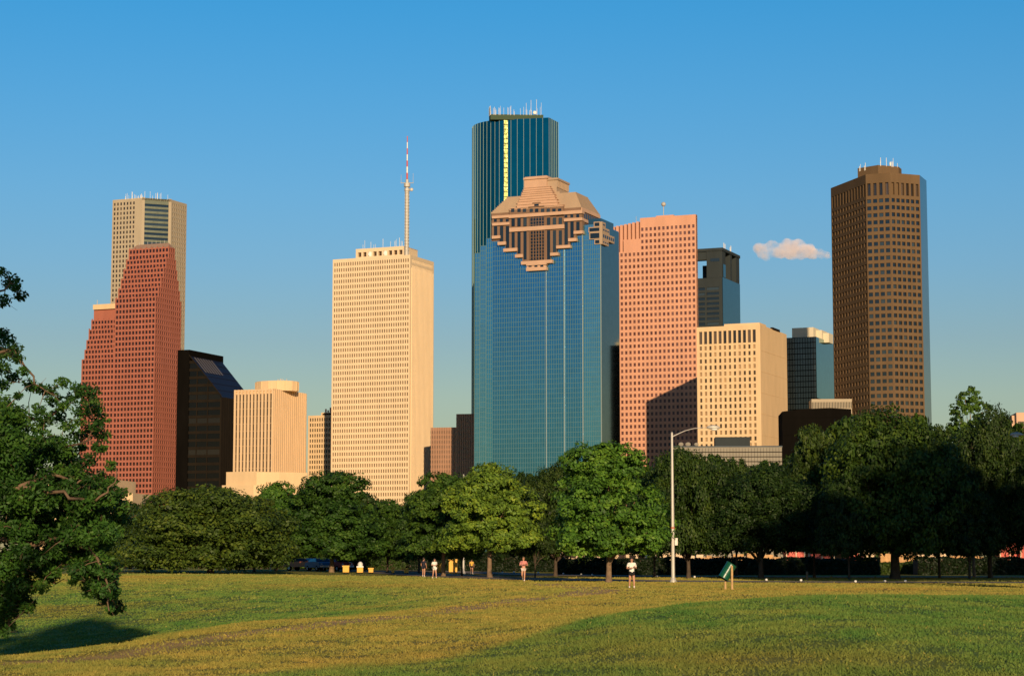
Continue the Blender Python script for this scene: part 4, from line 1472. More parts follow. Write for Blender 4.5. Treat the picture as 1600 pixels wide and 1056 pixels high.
def crown_mesh(name, seed, R0, H0, nclump, nleaf, leaf, flat=.35, spread=1.0, lumps=0):
    """leaf clumps through a dome of radius R0 and height H0; origin at the crown's base centre"""
    g_ = np.random.default_rng(seed)
    # main lobes give the uneven outline
    lob = []
    zs_c = H0 / (2 * R0)
    for ring, (n_, h0, h1, r0, r1, q0, q1) in enumerate(((7 + lumps, .14, .30, .50, .68, .34, .46), (6 + lumps, .40, .60, .44, .60, .36, .50), (4, .66, .82, .16, .40, .30, .42))):
        for i in range(n_):
            a = 2 * np.pi * (i + .5 * ring) / n_ + g_.uniform(-.3, .3)
            rr = g_.uniform(r0, r1)
            lob.append((np.cos(a) * rr * R0, np.sin(a) * rr * R0, g_.uniform(h0, h1) * H0, g_.uniform(q0, q1) * R0))
    g_.shuffle(lob)
    lob = [tuple(l) for l in lob]
    lob.append((0, 0, .45 * H0, .60 * R0)); lob.append((g_.uniform(-.15, .15) * R0, g_.uniform(-.15, .15) * R0, .84 * H0, .30 * R0))
    cen, rad, nor = [], [], []
    sq = np.array([1, 1, zs_c])
    L_ = np.array(lob)
    while len(cen) < nclump:
        l = lob[g_.integers(len(lob))]
        d = g_.normal(size=3); d /= np.linalg.norm(d)
        deep = g_.random() < .22
        s = g_.uniform(.2, .8) if deep else g_.uniform(.84, 1.06)
        p = np.array(l[:3]) + d * l[3] * s * sq
        if p[2] < .03 * H0 or p[2] > H0: continue
        inside = np.any(np.sum(((p - L_[:, :3]) / L_[:, 3:4] / sq) ** 2, axis=1) < .5)
        if not deep and inside and g_.random() < .9: continue
        cen.append(p); rad.append(R0 * g_.uniform(.08, .15)); nor.append(d)
    cen = np.array(cen); rad = np.array(rad); nor = np.array(nor)
    ci = g_.integers(0, nclump, nleaf)
    d = g_.normal(size=(nleaf, 3)); d /= np.linalg.norm(d, axis=1)[:, None]
    p = cen[ci] + d * (rad[ci] * g_.uniform(.45, 1.05, nleaf))[:, None] * np.array([1.15, 1.15, .75])
    nn = d * .7 + nor[ci] * .7 + g_.normal(size=(nleaf, 3)) * .45 + np.array([0, 0, .25])
    nn /= np.linalg.norm(nn, axis=1)[:, None]
    t_ = np.cross(nn, g_.normal(size=(nleaf, 3))); t_ /= np.linalg.norm(t_, axis=1)[:, None]
    b_ = np.cross(nn, t_)
    sz = leaf * g_.uniform(.6, 1.35, nleaf)[:, None]
    co = np.stack([p + t_ * sz * .5, p + b_ * sz * .30 + nn * sz * .08, p - t_ * sz * .5, p - b_ * sz * .30 - nn * sz * .05], 1)
    ct = g_.uniform(.15, .75, nclump)
    tint = np.clip(ct[ci] + g_.normal(0, .16, nleaf), 0, 1)
    return mesh_np(name, co, LEAF, 4, {'tint': tint}), lob
def trunk_mesh(name, seed, Ht, r, R0, H0, mat, lobs, lean=0, forks=6):
    """tapered trunk to the crown base with limbs that rise into it"""
    g_ = random.Random(seed)
    mb = MB()
    mb.tube([(0, 0, -.25), (r * .1, 0, .12), (0, r * .1, .5), (lean * .3, 0, Ht * .6), (lean * .6, 0, Ht), (lean, 0, Ht + H0 * .35), (lean, 0, Ht + H0 * .72)],
            [r * 1.7, r * 1.25, r * 1.02, r * .92, r * .85, r * .5, r * .1], 10)
    for k in range(forks):
        l = lobs[k % len(lobs)]
        e = Vector((l[0], l[1], Ht + l[2]))
        s = Vector((lean * .5, 0, Ht * g_.uniform(.75, 1.1)))
        m1 = s.lerp(e, .45) + Vector((g_.uniform(-.3, .3), g_.uniform(-.3, .3), H0 * .04))
        mb.tube([s, m1, e, e + (e - m1) * .35], [r * .5, r * .34, r * .16, r * .05], 6)
        for j in range(2):
            q = m1.lerp(e, g_.random()); mb.tube([q, q + Vector((g_.uniform(-1, 1), g_.uniform(-1, 1), g_.uniform(.2, 1.2))) * R0 * .3], [r * .14, r * .04], 4)
    o_ = mb.build(name, mat, None, smooth=True)
    me = o_.data
    bpy.data.objects.remove(o_)
    return me
PROTO = {}
def proto(key, seed, R0, H0, Ht, r, nclump, nleaf, leaf, mat=None, forks=6, lean=0, lumps=0):
    cm, lob = crown_mesh('crown', seed, R0, H0, nclump, nleaf, leaf, lumps=lumps)
    tm = trunk_mesh('trunk', seed, Ht, r, R0, H0, mat or BARK, lob, lean, forks)
    PROTO[key] = (cm, tm, R0, H0, Ht)
proto('round', 11, 4.0, 7.4, 2.0, .22, 520, 38000, .26)
proto('full', 12, 4.4, 8.2, 1.5, .24, 580, 44000, .26)
proto('oak', 13, 6.5, 7.6, 1.4, .32, 820, 54000, .28, BARKD, 9, lumps=4)
proto('oak2', 14, 6.8, 10.5, 2.0, .40, 950, 64000, .29, BARKD, 9, lumps=5)
proto('dense', 15, 4.4, 7.2, 1.7, .20, 540, 34000, .26, BARKD)
proto('back', 16, 5.0, 8.0, 1.8, .22, 340, 14000, .46, BARKD, 5)
def tree(key, px, Y, ytop, halfpx, label, color, group, ycrown=None, name='park_tree', rz=None, sy=1.0, x=None, trunk_r=1.0):
    """tree whose trunk stands in photo column px at distance Y, with its top in row ytop"""
    cm, tm, R0, H0, Ht = PROTO[key]
    if x is None: x = (px - 800) / F * (Y * CP + (5 - HC) * SP)
    z0 = gz(x, Y)
    top = zat(ytop, Y, px) - z0
    yc = ycrown if ycrown else 866
    zc = max(.3, zat(yc, Y, px) - z0)
    sx = halfpx / F * Y / R0 * 1.10
    zc = max(.15, zc - (.02 if key in ('round', 'full') else (.04 if px > 1000 else .08)) * (top - zc))
    root = empty(name, (x, Y, z0), label, 'tree', group)
    rz = rng.uniform(0, 6.28) if rz is None else rz
    c = bpy.data.objects.new('crown', cm); COL.objects.link(c); c.parent = root
    c.location = (0, 0, zc); c.scale = (sx, sx * sy, (top - zc) / (H0 * 1.0)); c.rotation_euler = (0, 0, rz)
    c.color = rgba(color)
    k = bpy.data.objects.new('trunk', tm); COL.objects.link(k); k.parent = root
    k.scale = (min(sx, 1.25) * trunk_r, min(sx, 1.25) * trunk_r, (zc + (top - zc) * .6) / (Ht + H0 * .6)); k.rotation_euler = (0, 0, rz)
    return root
GR = 'trees along the park road'
DK = (.50, .55, .50); MD = (.85, .95, .72); LT = (2.7, 2.4, 1.5); GN = (1.1, 1.45, .95); OL = (1.15, 1.05, .75); BL = (.42, .52, .50)
T = [
 # key, px, Y, ytop, halfpx, label, color, ycrown, rz
 ('round', 765, 178, 722, 74, 'bright yellow-green round tree with a pale straight trunk, beside the road', LT, 862, .4),
 ('full', 951, 143, 693, 88, 'big mid-green round tree with a pale trunk, left of the street lamp', (1.5, 1.85, 1.15), 866, 2.1),
 ('round', 693, 186, 737, 66, 'mid-green tree overlapping the left of the bright yellow-green tree', (.95, 1.1, .75), 866, 1.2),
 ('dense', 722, 190, 775, 34, 'small thin-trunked tree between two rounder trees', GN, 868, 2.2),
 ('full', 519, 212, 738, 76, 'tall dark green tree with a sunlit trunk near the parked cars', (.72, .95, .68), 872, 3.0),
 ('oak', 330, 186, 762, 122, 'wide low olive-green oak whose leaves reach the grass', OL, 880, .3),
 ('dense', 232, 200, 790, 62, 'low olive oak at the left end of the tree row', (.75, .75, .55), 884, 1.8),
 ('round', 432, 216, 752, 52, 'fresh green tree between the wide oak and the tall dark tree', GN, 868, 4.0),
 ('dense', 398, 205, 775, 48, 'olive tree with a drooping right side, behind the wide oak', (.85, .72, .5), 874, 5.0),
 ('dense', 606, 218, 780, 44, 'small green tree right of the tall dark tree', (.80, 1.0, .68), 868, 2.6),
 ('dense', 655, 214, 768, 40, 'green tree tucked behind the mid-green tree', (.70, .85, .6), 868, 1.1),
 ('back', 570, 232, 770, 42, 'dark tree behind the small green tree', DK, 866, .9),
 ('oak', 868, 196, 726, 66, 'dark tree in the gap between the bright tree and the big mid-green tree', (.60, .62, .5), 862, 2.9),
 ('dense', 836, 182, 800, 28, 'slim young tree with a sunlit trunk behind the jogger in pink', DK, 862, 3.5),
 ('dense', 1022, 180, 735, 46, 'dark tree just left behind the street lamp', (.55, .65, .5), 864, 4.2),
 ('oak', 1075, 172, 703, 72, 'dark spreading tree right behind the street lamp', (.62, .68, .5), 862, 5.1),
 ('oak2', 1188, 170, 724, 84, 'broad very dark tree behind the green barrel', BL, 856, .7),
 ('dense', 1150, 192, 716, 44, 'dark tree over the barrel, set back from the road', (.6, .66, .5), 858, 1.9),
 ('dense', 1271, 178, 664, 50, 'tall olive-topped tree in front of the black low building', (.9, .85, .6), 856, 2.4),
 ('oak2', 1397, 166, 634, 108, 'huge dome-shaped dark oak with a thick trunk', (.80, .86, .62), 862, 3.3),
 ('dense', 1325, 163, 742, 46, 'dark bushy tree under the left edge of the huge dome oak', BL, 866, 4.4),
 ('dense', 1466, 176, 664, 46, 'dark tree filling the right flank of the huge dome oak', (.7, .72, .52), 860, 5.3),
 ('oak2', 1545, 172, 636, 66, 'tall dark tree with a ragged high top at the right', (.55, .60, .48), 858, .2),
 ('dense', 1513, 164, 760, 48, 'dark tree with a slender pale trunk near the right edge', BL, 866, 1.5),
 ('oak2', 1622, 168, 690, 60, 'dark tree cut by the right edge of the view', (.5, .56, .45), 850, 2.7),
]
for q in T:
    tree(q[0], q[1], q[2], q[3], q[4], q[5], q[6], GR, q[7], rz=q[8], trunk_r=(1.05 if q[1] == 1397 else (.85 if q[1] in (951, 765) else .8)))
# rear row that closes the view between the trunks
BK = [(205, 250, 786, 50), (150, 245, 800, 60), (480, 262, 765, 54), (545, 262, 774, 50), (620, 268, 790, 46), (690, 258, 760, 50),
      (820, 255, 740, 56), (905, 250, 726, 60), (985, 262, 722, 52), (1055, 255, 716, 56), (1120, 262, 712, 54), (1200, 262, 722, 54), (1255, 250, 690, 50),
      (1330, 240, 652, 66), (1440, 240, 650, 62), (1500, 250, 668, 56), (1580, 250, 660, 60), (1650, 250, 660, 60)]
for i, (px, Y_, yt, hp) in enumerate(BK):
    where = ['behind the low olive oak', 'behind the leaning tree', 'left behind the tall dark tree', 'right behind the tall dark tree', 'behind the parked yellow carts', 'behind the mid-green tree',
             'right behind the bright yellow-green tree', 'left behind the big mid-green tree', 'right behind the big mid-green tree', 'behind the street lamp', 'left above the barrel', 'right above the barrel',
             'in front of the black low building', 'left shoulder of the huge dome oak', 'right shoulder of the huge dome oak', 'left behind the ragged tree', 'right behind the ragged tree', 'beyond the right edge'][i]
    tree('back', px, Y_, yt, hp, 'dark tree of the rear row, ' + where, (.50 + .25 * (i % 3), .56 + .25 * (i % 3), .45 + .1 * (i % 2)), 'rear row of trees', 880 if px < 860 else 862, rz=i * 1.3)
# light airy top that rises over the ragged tree
proto('wisp', 17, 2.2, 5.0, 6.5, .14, 190, 8500, .22, BARK, 8)
tree('wisp', 1520, 182, 603, 32, 'thin light green tree rising airily above the dark right-hand trees', (1.2, 1.35, .9), GR, 690, rz=.5)
# tall trees just outside the right of the frame and behind the camera: they throw the shade seen in the park
for i, (x_, y_, h_, r_) in enumerate(((33.5, 100, 21, 6.0), (43, 104, 25, 8), (55, 100, 25, 8), (67, 108, 25, 8), (26.5, 84, 0, 0))):
    if not h_: continue
    yt = project((x_, y_, h_))[1]
    tree('oak2', 0, y_, yt, r_ / y_ * F, 'tall tree outside the right of the view, %s the lawn' % ['nearest to', 'second from', 'third from', 'farthest from'][i], BL, 'tall trees outside the view', project((x_, y_, 12.5))[1], x=x_)
# lofty tree beside the camera whose crown shades the hollow, and the leaning tree at the left edge
cm, tm, R0, H0, Ht = PROTO['round']
for (x_, y_, z0c, hh, rr, lb) in ((-7.0, 13.0, 12.8, 4.0, 2.7, 'lofty tree outside the left of the view, beside the camera'), (-3.4, -22.0, 20.5, 6.0, 2.6, 'lofty tree outside the view, behind the camera')):
    root = empty('park_tree', (x_, y_, gz(x_, y_)), lb, 'tree', 'tall trees outside the view')
    c = bpy.data.objects.new('crown', cm); COL.objects.link(c); c.parent = root
    c.location = (0, 0, z0c); c.scale = (rr / R0, rr / R0, hh / H0); c.color = (.8, .9, .6, 1)
    k = bpy.data.objects.new('trunk', tm); COL.objects.link(k); k.parent = root
    k.scale = (1, 1, (z0c + hh * .6) / (Ht + H0 * .6))

def px3(px, py, Y): return at(px, py, Y)
TX, TY = -15.5, 43.0
tz = gz(TX, TY)
root = empty('leaning_tree', (TX, TY, tz), 'near tree whose leafy boughs and bare twigs hang in from the left edge', 'tree')
g5 = random.Random(77)
limbs = [
 [(-330, 640, 43), (-180, 590, 43), (-60, 560, 42), (20, 545, 41), (50, 590, 41), (70, 610, 41)],
 [(-180, 590, 43), (-90, 500, 43), (-20, 470, 42), (15, 440, 42), (30, 455, 42)],
 [(-330, 690, 43), (-120, 660, 44), (10, 650, 44), (70, 655, 43), (110, 625, 43), (140, 612, 43)],
 [(-120, 660, 44), (0, 690, 42), (90, 700, 42), (135, 690, 41), (160, 660, 41)],
 [(-330, 760, 43), (-100, 740, 41), (30, 760, 40), (100, 770, 40), (140, 787, 40), (165, 770, 40), (185, 745, 40)],
 [(30, 760, 40), (80, 740, 41), (120, 755, 41), (160, 735, 41)],
 [(-330, 800, 43), (-80, 830, 42), (50, 850, 41), (110, 840, 41), (150, 870, 40), (170, 910, 40), (172, 955, 40)],
 [(-80, 830, 42), (0, 880, 42), (60, 895, 42), (85, 912, 42)],
 [(-200, 820, 43), (-60, 900, 42), (10, 930, 41), (30, 955, 41), (12, 980, 41)],
 [(-330, 560, 44), (-200, 450, 45), (-120, 380, 45)], [(-330, 640, 44), (-480, 560, 44), (-600, 520, 43)], [(-330, 760, 44), (-500, 760, 42), (-620, 800, 41)], [(-330, 700, 44), (-300, 560, 47), (-260, 460, 49)],
]
mb = MB()
tr = [(TX, TY, tz - .4), (TX + .1, TY, tz + .3), (TX + .5, TY, tz + 1.6), tuple(px3(-330, 760, 43)), tuple(px3(-335, 640, 43.5)), tuple(px3(-330, 560, 44)), tuple(px3(-320, 430, 45))]
mb.tube(tr, [.55, .42, .36, .30, .24, .18, .05], 12)
nodes = []
for li, L_ in enumerate(limbs):
    P = [px3(*q) for q in L_]
    Q = [P[0]]
    for a, b_ in zip(P[:-1], P[1:]):
        for k in (1, 2, 3): Q.append(a.lerp(b_, k / 3) + Vector((g5.uniform(-.05, .05), g5.uniform(-.1, .1), g5.uniform(-.045, .045))))
    P = Q
    n = len(P)
    r0 = .045 if li in (0, 2, 4, 6, 10, 11) else .03
    mb.tube(P, [r0 * (1 - i / (n - .6)) + .012 for i in range(n)], 7)
    for a, b_ in zip(P[:-1], P[1:]):
        for k in range(4): nodes.append(a.lerp(b_, k / 4))
    nodes.append(P[-1])
clus = []
def cl(px, py, r, n=1, sp=0):
    for _ in range(n):
        clus.append((px + g5.gauss(0, sp), py + g5.gauss(0, sp), r * g5.uniform(.7, 1.2)))
for px, py, r in ((3, 425, 8), (18, 440, 10), (32, 462, 6), (5, 470, 9), (24, 450, 6), (4, 520, 9), (12, 530, 8), (10, 552, 9), (22, 545, 7), (28, 560, 8), (2, 575, 12),
                  (20, 590, 11), (36, 580, 7), (45, 598, 8), (50, 606, 7), (5, 600, 9), (58, 605, 6), (28, 618, 5)): cl(px, py, r)
for px, py, r in ((98, 598, 7), (75, 610, 11), (85, 625, 12), (100, 635, 9), (120, 605, 9), (135, 612, 11), (148, 628, 8), (112, 622, 8), (130, 640, 10), (150, 640, 8), (158, 655, 8), (150, 665, 9), (158, 680, 8),
                  (140, 672, 9), (125, 660, 9), (120, 682, 9), (60, 640, 9), (70, 655, 10), (90, 650, 8), (105, 665, 8), (60, 670, 9), (128, 700, 7), (150, 700, 7), (160, 700, 5), (158, 740, 5), (92, 690, 9)): cl(px, py, r)
for px, py, r, n, sp in ((20, 660, 14, 9, 16), (10, 700, 15, 12, 18), (55, 705, 14, 12, 18), (90, 725, 12, 9, 16), (20, 745, 14, 9, 20), (70, 760, 11, 7, 18), (125, 730, 9, 5, 12), (145, 760, 7, 4, 10), (170, 775, 8, 4, 10), (188, 772, 6, 3, 7),
                         (15, 790, 15, 12, 20), (60, 800, 14, 12, 20), (110, 800, 13, 11, 16), (150, 800, 11, 9, 14), (185, 800, 8, 5, 10), (20, 840, 14, 12, 20), (70, 845, 14, 12, 20), (120, 845, 13, 11, 16), (155, 840, 11, 9, 12),
                         (25, 885, 13, 10, 18), (65, 885, 11, 7, 14), (140, 880, 10, 8, 11), (160, 900, 9, 12, 9), (165, 870, 9, 9, 9), (170, 925, 8, 9, 7), (168, 905, 8, 8, 6), (30, 730, 12, 8, 14), (120, 770, 9, 8, 14), (150, 780, 8, 7, 12), (175, 760, 8, 8, 12), (110, 765, 10, 9, 16), (60, 755, 12, 9, 18), (0, 760, 14, 8, 18), (150, 920, 7, 5, 8), (170, 930, 7, 6, 7), (172, 950, 5, 4, 5), (115, 910, 5, 3, 8), (15, 925, 12, 9, 15), (40, 925, 10, 6, 12), (8, 955, 10, 7, 10), (6, 985, 7, 4, 5),
                         (40, 950, 7, 4, 9), (-40, 560, 22, 8, 26), (-60, 700, 24, 14, 36), (-60, 850, 24, 14, 36), (-40, 940, 18, 7, 24), (-180, 640, 30, 16, 60), (-200, 820, 30, 14, 60), (-250, 480, 30, 12, 60), (-420, 640, 32, 16, 70), (-500, 800, 30, 12, 60)): cl(px, py, r, n, sp)
lp, ln, lt = [], [], []
NL = np.random.default_rng(8)
cc_, cr_, ct_ = [], [], []
todo = []
for px, py, r in clus:
    Yd = 42 + g5.uniform(-2.2, 2.2) if px > -20 else 43 + g5.uniform(-5, 5)
    c = px3(px, py, Yd)
    cc_.append(tuple(c)); cr_.append(r / F * Yd * 1.42); ct_.append(g5.uniform(.1, .75)); todo.append(c)
todo.sort(key=lambda c: min((q - c).length for q in nodes))
for c in todo:                                  # a twig from the nearest wood to each cluster
    nb_ = min(nodes, key=lambda q: (q - c).length)
    mid = nb_.lerp(c, .5) + Vector((g5.uniform(-.05, .05), g5.uniform(-.05, .05), g5.uniform(.0, .08)))
    mb.tube([nb_, mid, c], [.012, .009, .005], 5)
    nodes.append(c)
    for _ in range(2):
        e = c + Vector((g5.uniform(-.25, .3), g5.uniform(-.2, .2), g5.uniform(-.2, .2)))
        mb.tube([c, e], [.006, .003], 4)
mb.build('trunk', BARKM, root, smooth=True)
cc_ = np.array(cc_); cr_ = np.array(cr_); ct_ = np.array(ct_)
cnt = np.maximum(90, (cr_ / .17) ** 1.8 * 160).astype(int)
ci = np.repeat(np.arange(len(cc_)), cnt); n = len(ci)
d = NL.normal(size=(n, 3)); d /= np.linalg.norm(d, axis=1)[:, None]
p = cc_[ci] + d * (cr_[ci] * NL.uniform(.15, 1.15, n) ** .6)[:, None] * np.array([1.2, 1.2, .85])
nn = d * .5 + NL.normal(size=(n, 3)) * .7 + np.array([0, 0, .35]); nn /= np.linalg.norm(nn, axis=1)[:, None]
t_ = np.cross(nn, NL.normal(size=(n, 3))); t_ /= np.linalg.norm(t_, axis=1)[:, None]
b_ = np.cross(nn, t_)
sz = .095 * NL.uniform(.6, 1.3, n)[:, None]
co = np.stack([p + t_ * sz * .55, p + b_ * sz * .24, p - t_ * sz * .5, p - b_ * sz * .24], 1) - np.array(root.location)
me = mesh_np('crown', co, LEAF, 4, {'tint': np.clip(ct_[ci] + NL.normal(0, .16, n), 0, 1)})
o = bpy.data.objects.new('crown', me); COL.objects.link(o); o.parent = root
o.color = (.75, 1.1, .88, 1)

# ---- long dark hedge beyond the second road
def leafbox(name, x0, x1, y0, y1, z1, n, label, cat, col, leaf=.30, seed=4):
    g_ = np.random.default_rng(seed)
    root = empty(name, ((x0 + x1) / 2, (y0 + y1) / 2, 0), label, cat)
    cx = g_.uniform(x0, x1, n); f = g_.random(n)
    top = z1 * (1 + .05 * np.sin(cx * .9) + .04 * np.sin(cx * 2.7))
    fr_ = f < .6
    py_ = np.where(fr_, y0 + g_.normal(0, .12, n), g_.uniform(y0, y1, n))
    pz = np.where(fr_, g_.uniform(0, 1, n) * top, top + g_.normal(0, .06, n))
    p = np.stack([cx, py_, pz], -1) - np.array(root.location)
    nn = g_.normal(size=(n, 3)) * .6 + np.where(fr_[:, None], np.array([0, -1, .2]), np.array([0, -.2, 1]))
    nn /= np.linalg.norm(nn, axis=1)[:, None]
    t_ = np.cross(nn, g_.normal(size=(n, 3))); t_ /= np.linalg.norm(t_, axis=1)[:, None]
    b_ = np.cross(nn, t_)
    sz = leaf * g_.uniform(.6, 1.3, n)[:, None]
    co = np.stack([p + t_ * sz * .5, p + b_ * sz * .3, p - t_ * sz * .5, p - b_ * sz * .3], 1)
    o = bpy.data.objects.new('foliage', mesh_np('foliage', co, LEAF, 4, {'tint': g_.uniform(0, .5, n)})); COL.objects.link(o); o.parent = root
    o.color = rgba(col)
    mb = MB()
    mb.prism([(x0, y0 + .25), (x1, y0 + .25), (x1, y1), (x0, y1)], -.2, z1 * .93)
    mb.build('inner_branches', BARKD, root)
    return root
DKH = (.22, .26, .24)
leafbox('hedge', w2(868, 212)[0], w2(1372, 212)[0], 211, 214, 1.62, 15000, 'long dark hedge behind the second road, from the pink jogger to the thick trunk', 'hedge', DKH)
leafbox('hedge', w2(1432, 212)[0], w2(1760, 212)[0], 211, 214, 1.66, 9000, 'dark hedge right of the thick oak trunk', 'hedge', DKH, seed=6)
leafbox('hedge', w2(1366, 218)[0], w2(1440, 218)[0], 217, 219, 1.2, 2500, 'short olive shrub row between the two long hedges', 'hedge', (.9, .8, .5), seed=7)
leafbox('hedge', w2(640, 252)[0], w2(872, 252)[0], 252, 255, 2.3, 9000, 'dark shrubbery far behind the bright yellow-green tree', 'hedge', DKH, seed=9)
leafbox('hedge', w2(300, 262)[0], w2(690, 262)[0], 262, 266, 1.5, 7000, 'long green hedge far behind the parked cars', 'hedge', (.8, .8, .5), seed=8)

# ---- building yard behind the hedge
cr1 = stone('cream_render', (.66, .50, .33), .1, scale=.8)  # cream as its own colour, for sheds, boards and container frames
cr2 = stone('timber', (.50, .30, .14), .25, scale=2)
def shed(px0, px1, y0, D, label, mat=None, win=True):
    a = w2(px0, D)[0]; b = w2(px1, D)[0]; z1 = zat(y0, D, (px0 + px1) / 2)
    r_ = empty('site_shed', ((a + b) / 2, D, 0), label, 'shed', 'sheds in the building yard')
    mb = MB(); mb.prism([(a, D), (b, D), (b, D + 4), (a, D + 4)], 0, z1 - .15); mb.build('wall', mat or cr1, r_)
    mb = MB(); mb.prism([(a - .2, D - .3), (b + .2, D - .3), (b + .2, D + 4.2), (a - .2, D + 4.2)], z1 - .15, z1 + .05); mb.build('roof', M['steel'], r_)
    if win:
        for k in range(2):
            x = a + (b - a) * (.3 + .4 * k)
            mb = MB(); mb.prism([(x - .35, D - .04), (x + .35, D - .04), (x + .35, D + .02), (x - .35, D + .02)], z1 - 1.1, z1 - .5); mb.build('window', M['win'], r_)
    return r_
shed(876, 903, 856, 226, 'pale shed behind the hedge, seen under the trees right of the bright tree')
shed(908, 946, 852, 228, 'long cream shed with dark windows behind the trunk of the big mid-green tree')
shed(978, 1012, 860, 228, 'small cream shed above the hedge behind the jogger in white')
shed(1350, 1366, 858, 230, 'narrow cream shed left of the thick oak trunk', win=False)
def pile(px0, px1, ytop, D, label, mat, seed, name='timber_stack', cat='stack'):
    g_ = random.Random(seed)
    a = w2(px0, D)[0]; b = w2(px1, D)[0]; z1 = zat(ytop, D, (px0 + px1) / 2)
    r_ = empty(name, ((a + b) / 2, D, 0), label, cat, 'stacks in the building yard')
    mb = MB()
    x = a
    while x < b:
        w_ = g_.uniform(.5, 1.6)
        h = z1 * g_.uniform(.72, 1.0)
        j = g_.uniform(-.4, .4)
        mb.prism([(x, D + j), (x + w_, D + j), (x + w_, D + 1.5 + j), (x, D + 1.5 + j)], 0, h)
        n = int(h / .35)
        for k in range(n): mb.prism([(x - .03, D + j - .05), (x + w_ * .96, D + j - .05), (x + w_ * .96, D + j + .01), (x - .03, D + j + .01)], k * .35, k * .35 + .22)
        x += w_ * g_.uniform(.95, 1.3)
    mb.build('boards', mat, r_)
    return r_
pile(955, 976, 858, 232, 'pale stack of boards left of the small cream shed', cr1, 1)
pile(1014, 1045, 857, 232, 'pale stack of boards just left of the street lamp', cr1, 2)
pile(1056, 1092, 858, 232, 'pale stack of boards just right of the street lamp', cr1, 3)
pile(1094, 1140, 862, 231, 'orange timber stack behind the green barrel', cr2, 4)
pile(1146, 1216, 863, 231, 'long orange timber stack right of the green barrel', cr2, 5)
pile(1376, 1432, 863, 233, 'tan stack of boards behind the thick oak trunk', cr2, 6)
pile(1434, 1472, 857, 232, 'cream stack of boards right of the thick oak trunk', cr1, 7)
pile(1474, 1534, 861, 232, 'tan stack of boards behind the slender pale trunk', cr2, 8)
def container(px0, px1, ytop, D, label, n=1):
    a = w2(px0, D)[0]; b = w2(px1, D)[0]; z1 = zat(ytop, D, (px0 + px1) / 2)
    r_ = empty('red_container', ((a + b) / 2, D, 0), label, 'container', 'red containers in the building yard')
    mb = MB(); mb.prism([(a, D), (b, D), (b, D + 2.4), (a, D + 2.4)], 0, z1)
    x = a + .1
    while x < b - .15:
        mb.prism([(x, D - .07), (x + .14, D - .07), (x + .14, D), (x, D)], .15, z1 - .12); x += .3
    mb.build('wall', M['redp'], r_)
    mb = MB()
    for xx_ in (a, b - .12, (a + b) / 2):
        mb.prism([(xx_, D - .12), (xx_ + .12, D - .12), (xx_ + .12, D - .02), (xx_, D - .02)], 0, z1 + .05)
    mb.build('frame', cr1, r_)
container(1228, 1258, 862, 229, 'red container with cream posts left of the slim trunk')
container(1263, 1304, 865, 229, 'longer red container right of the slim trunk')
container(1322, 1343, 864, 231, 'short red container farther right, left of the thick trunk')
container(1562, 1592, 842, 232, 'tall stacked red container at the right edge under the trees')
container(1594, 1640, 850, 231, 'red container cut by the right edge of the view')

# ---- street lamps
def street_lamp(px, D, label, mirror=False):
    x = w2(px, D)[0]
    z0 = gz(x, D)
    r_ = empty('street_lamp', (0, 0, 0), label, 'street lamp', 'tall street lamps')
    Hh = zat(677, 143) - .0
    s = -1 if mirror else 1
    mb = MB()
    mb.tube([(0, 0, -.3), (0, 0, 3), (0, 0, Hh * .6), (0, 0, Hh)], [.135, .125, .105, .075], 12)
    mb.tube([(0, 0, Hh), (0, 0, Hh + .08)], [.09, .05], 10)
    mb.build('pole', M['steel'], r_, smooth=False)
    mb = MB(); mb.tube([(0, 0, -.1), (0, 0, .12), (0, 0, .32), (0, 0, .36)], [.24, .24, .16, .14], 12); mb.build('base', M['steel'], r_)
    arm = [(0, 0, Hh - .25), (.35 * s, 0, Hh - .08), (.9 * s, 0, Hh + .17), (1.5 * s, 0, Hh + .33), (2.1 * s, 0, Hh + .40), (2.55 * s, 0, Hh + .40)]
    mb = MB(); mb.tube(arm, [.045, .038, .03, .026, .022, .02], 8); mb.build('arm', M['steel'], r_)
    mb = MB()
    zz_ = Hh + .40
    mb.tube([(2.45 * s, 0, zz_), (2.6 * s, 0, zz_ + .02), (2.9 * s, 0, zz_ + .03), (3.2 * s, 0, zz_ + .0), (3.38 * s, 0, zz_ - .03)], [.05, .12, .17, .14, .04], 12)
    hd = mb.build('lamp_head', M['steel'], r_, smooth=True)
    mb = MB(); mb.ball((2.98 * s, 0, zz_ - .12), .24, .15, .10); mb.build('lens', M['white'], hd, smooth=True)
    mb = MB(); mb.prism([(.13, -.12), (.33, -.12), (.33, .08), (.13, .08)], 2.6, 3.1); mb.build('junction_box', M['steel'], r_)
    mb = MB(); mb.tube([(0, 0, 3.75), (0, 0, 3.87)], .14, 12); mb.build('collar_band', plain('dull_red_band', (.45, .14, .08), .6), r_)
    r_.location = (x, D, z0)
    return r_
street_lamp(1051.5, 143, 'tall pale street lamp with a curved arm, beside the road at mid-right')
street_lamp(724, 217, 'street lamp hidden in the trees, only its head above the bright yellow-green tree')
street_lamp(1655, 151, 'street lamp whose head pokes from the dark trees at the right edge', True)

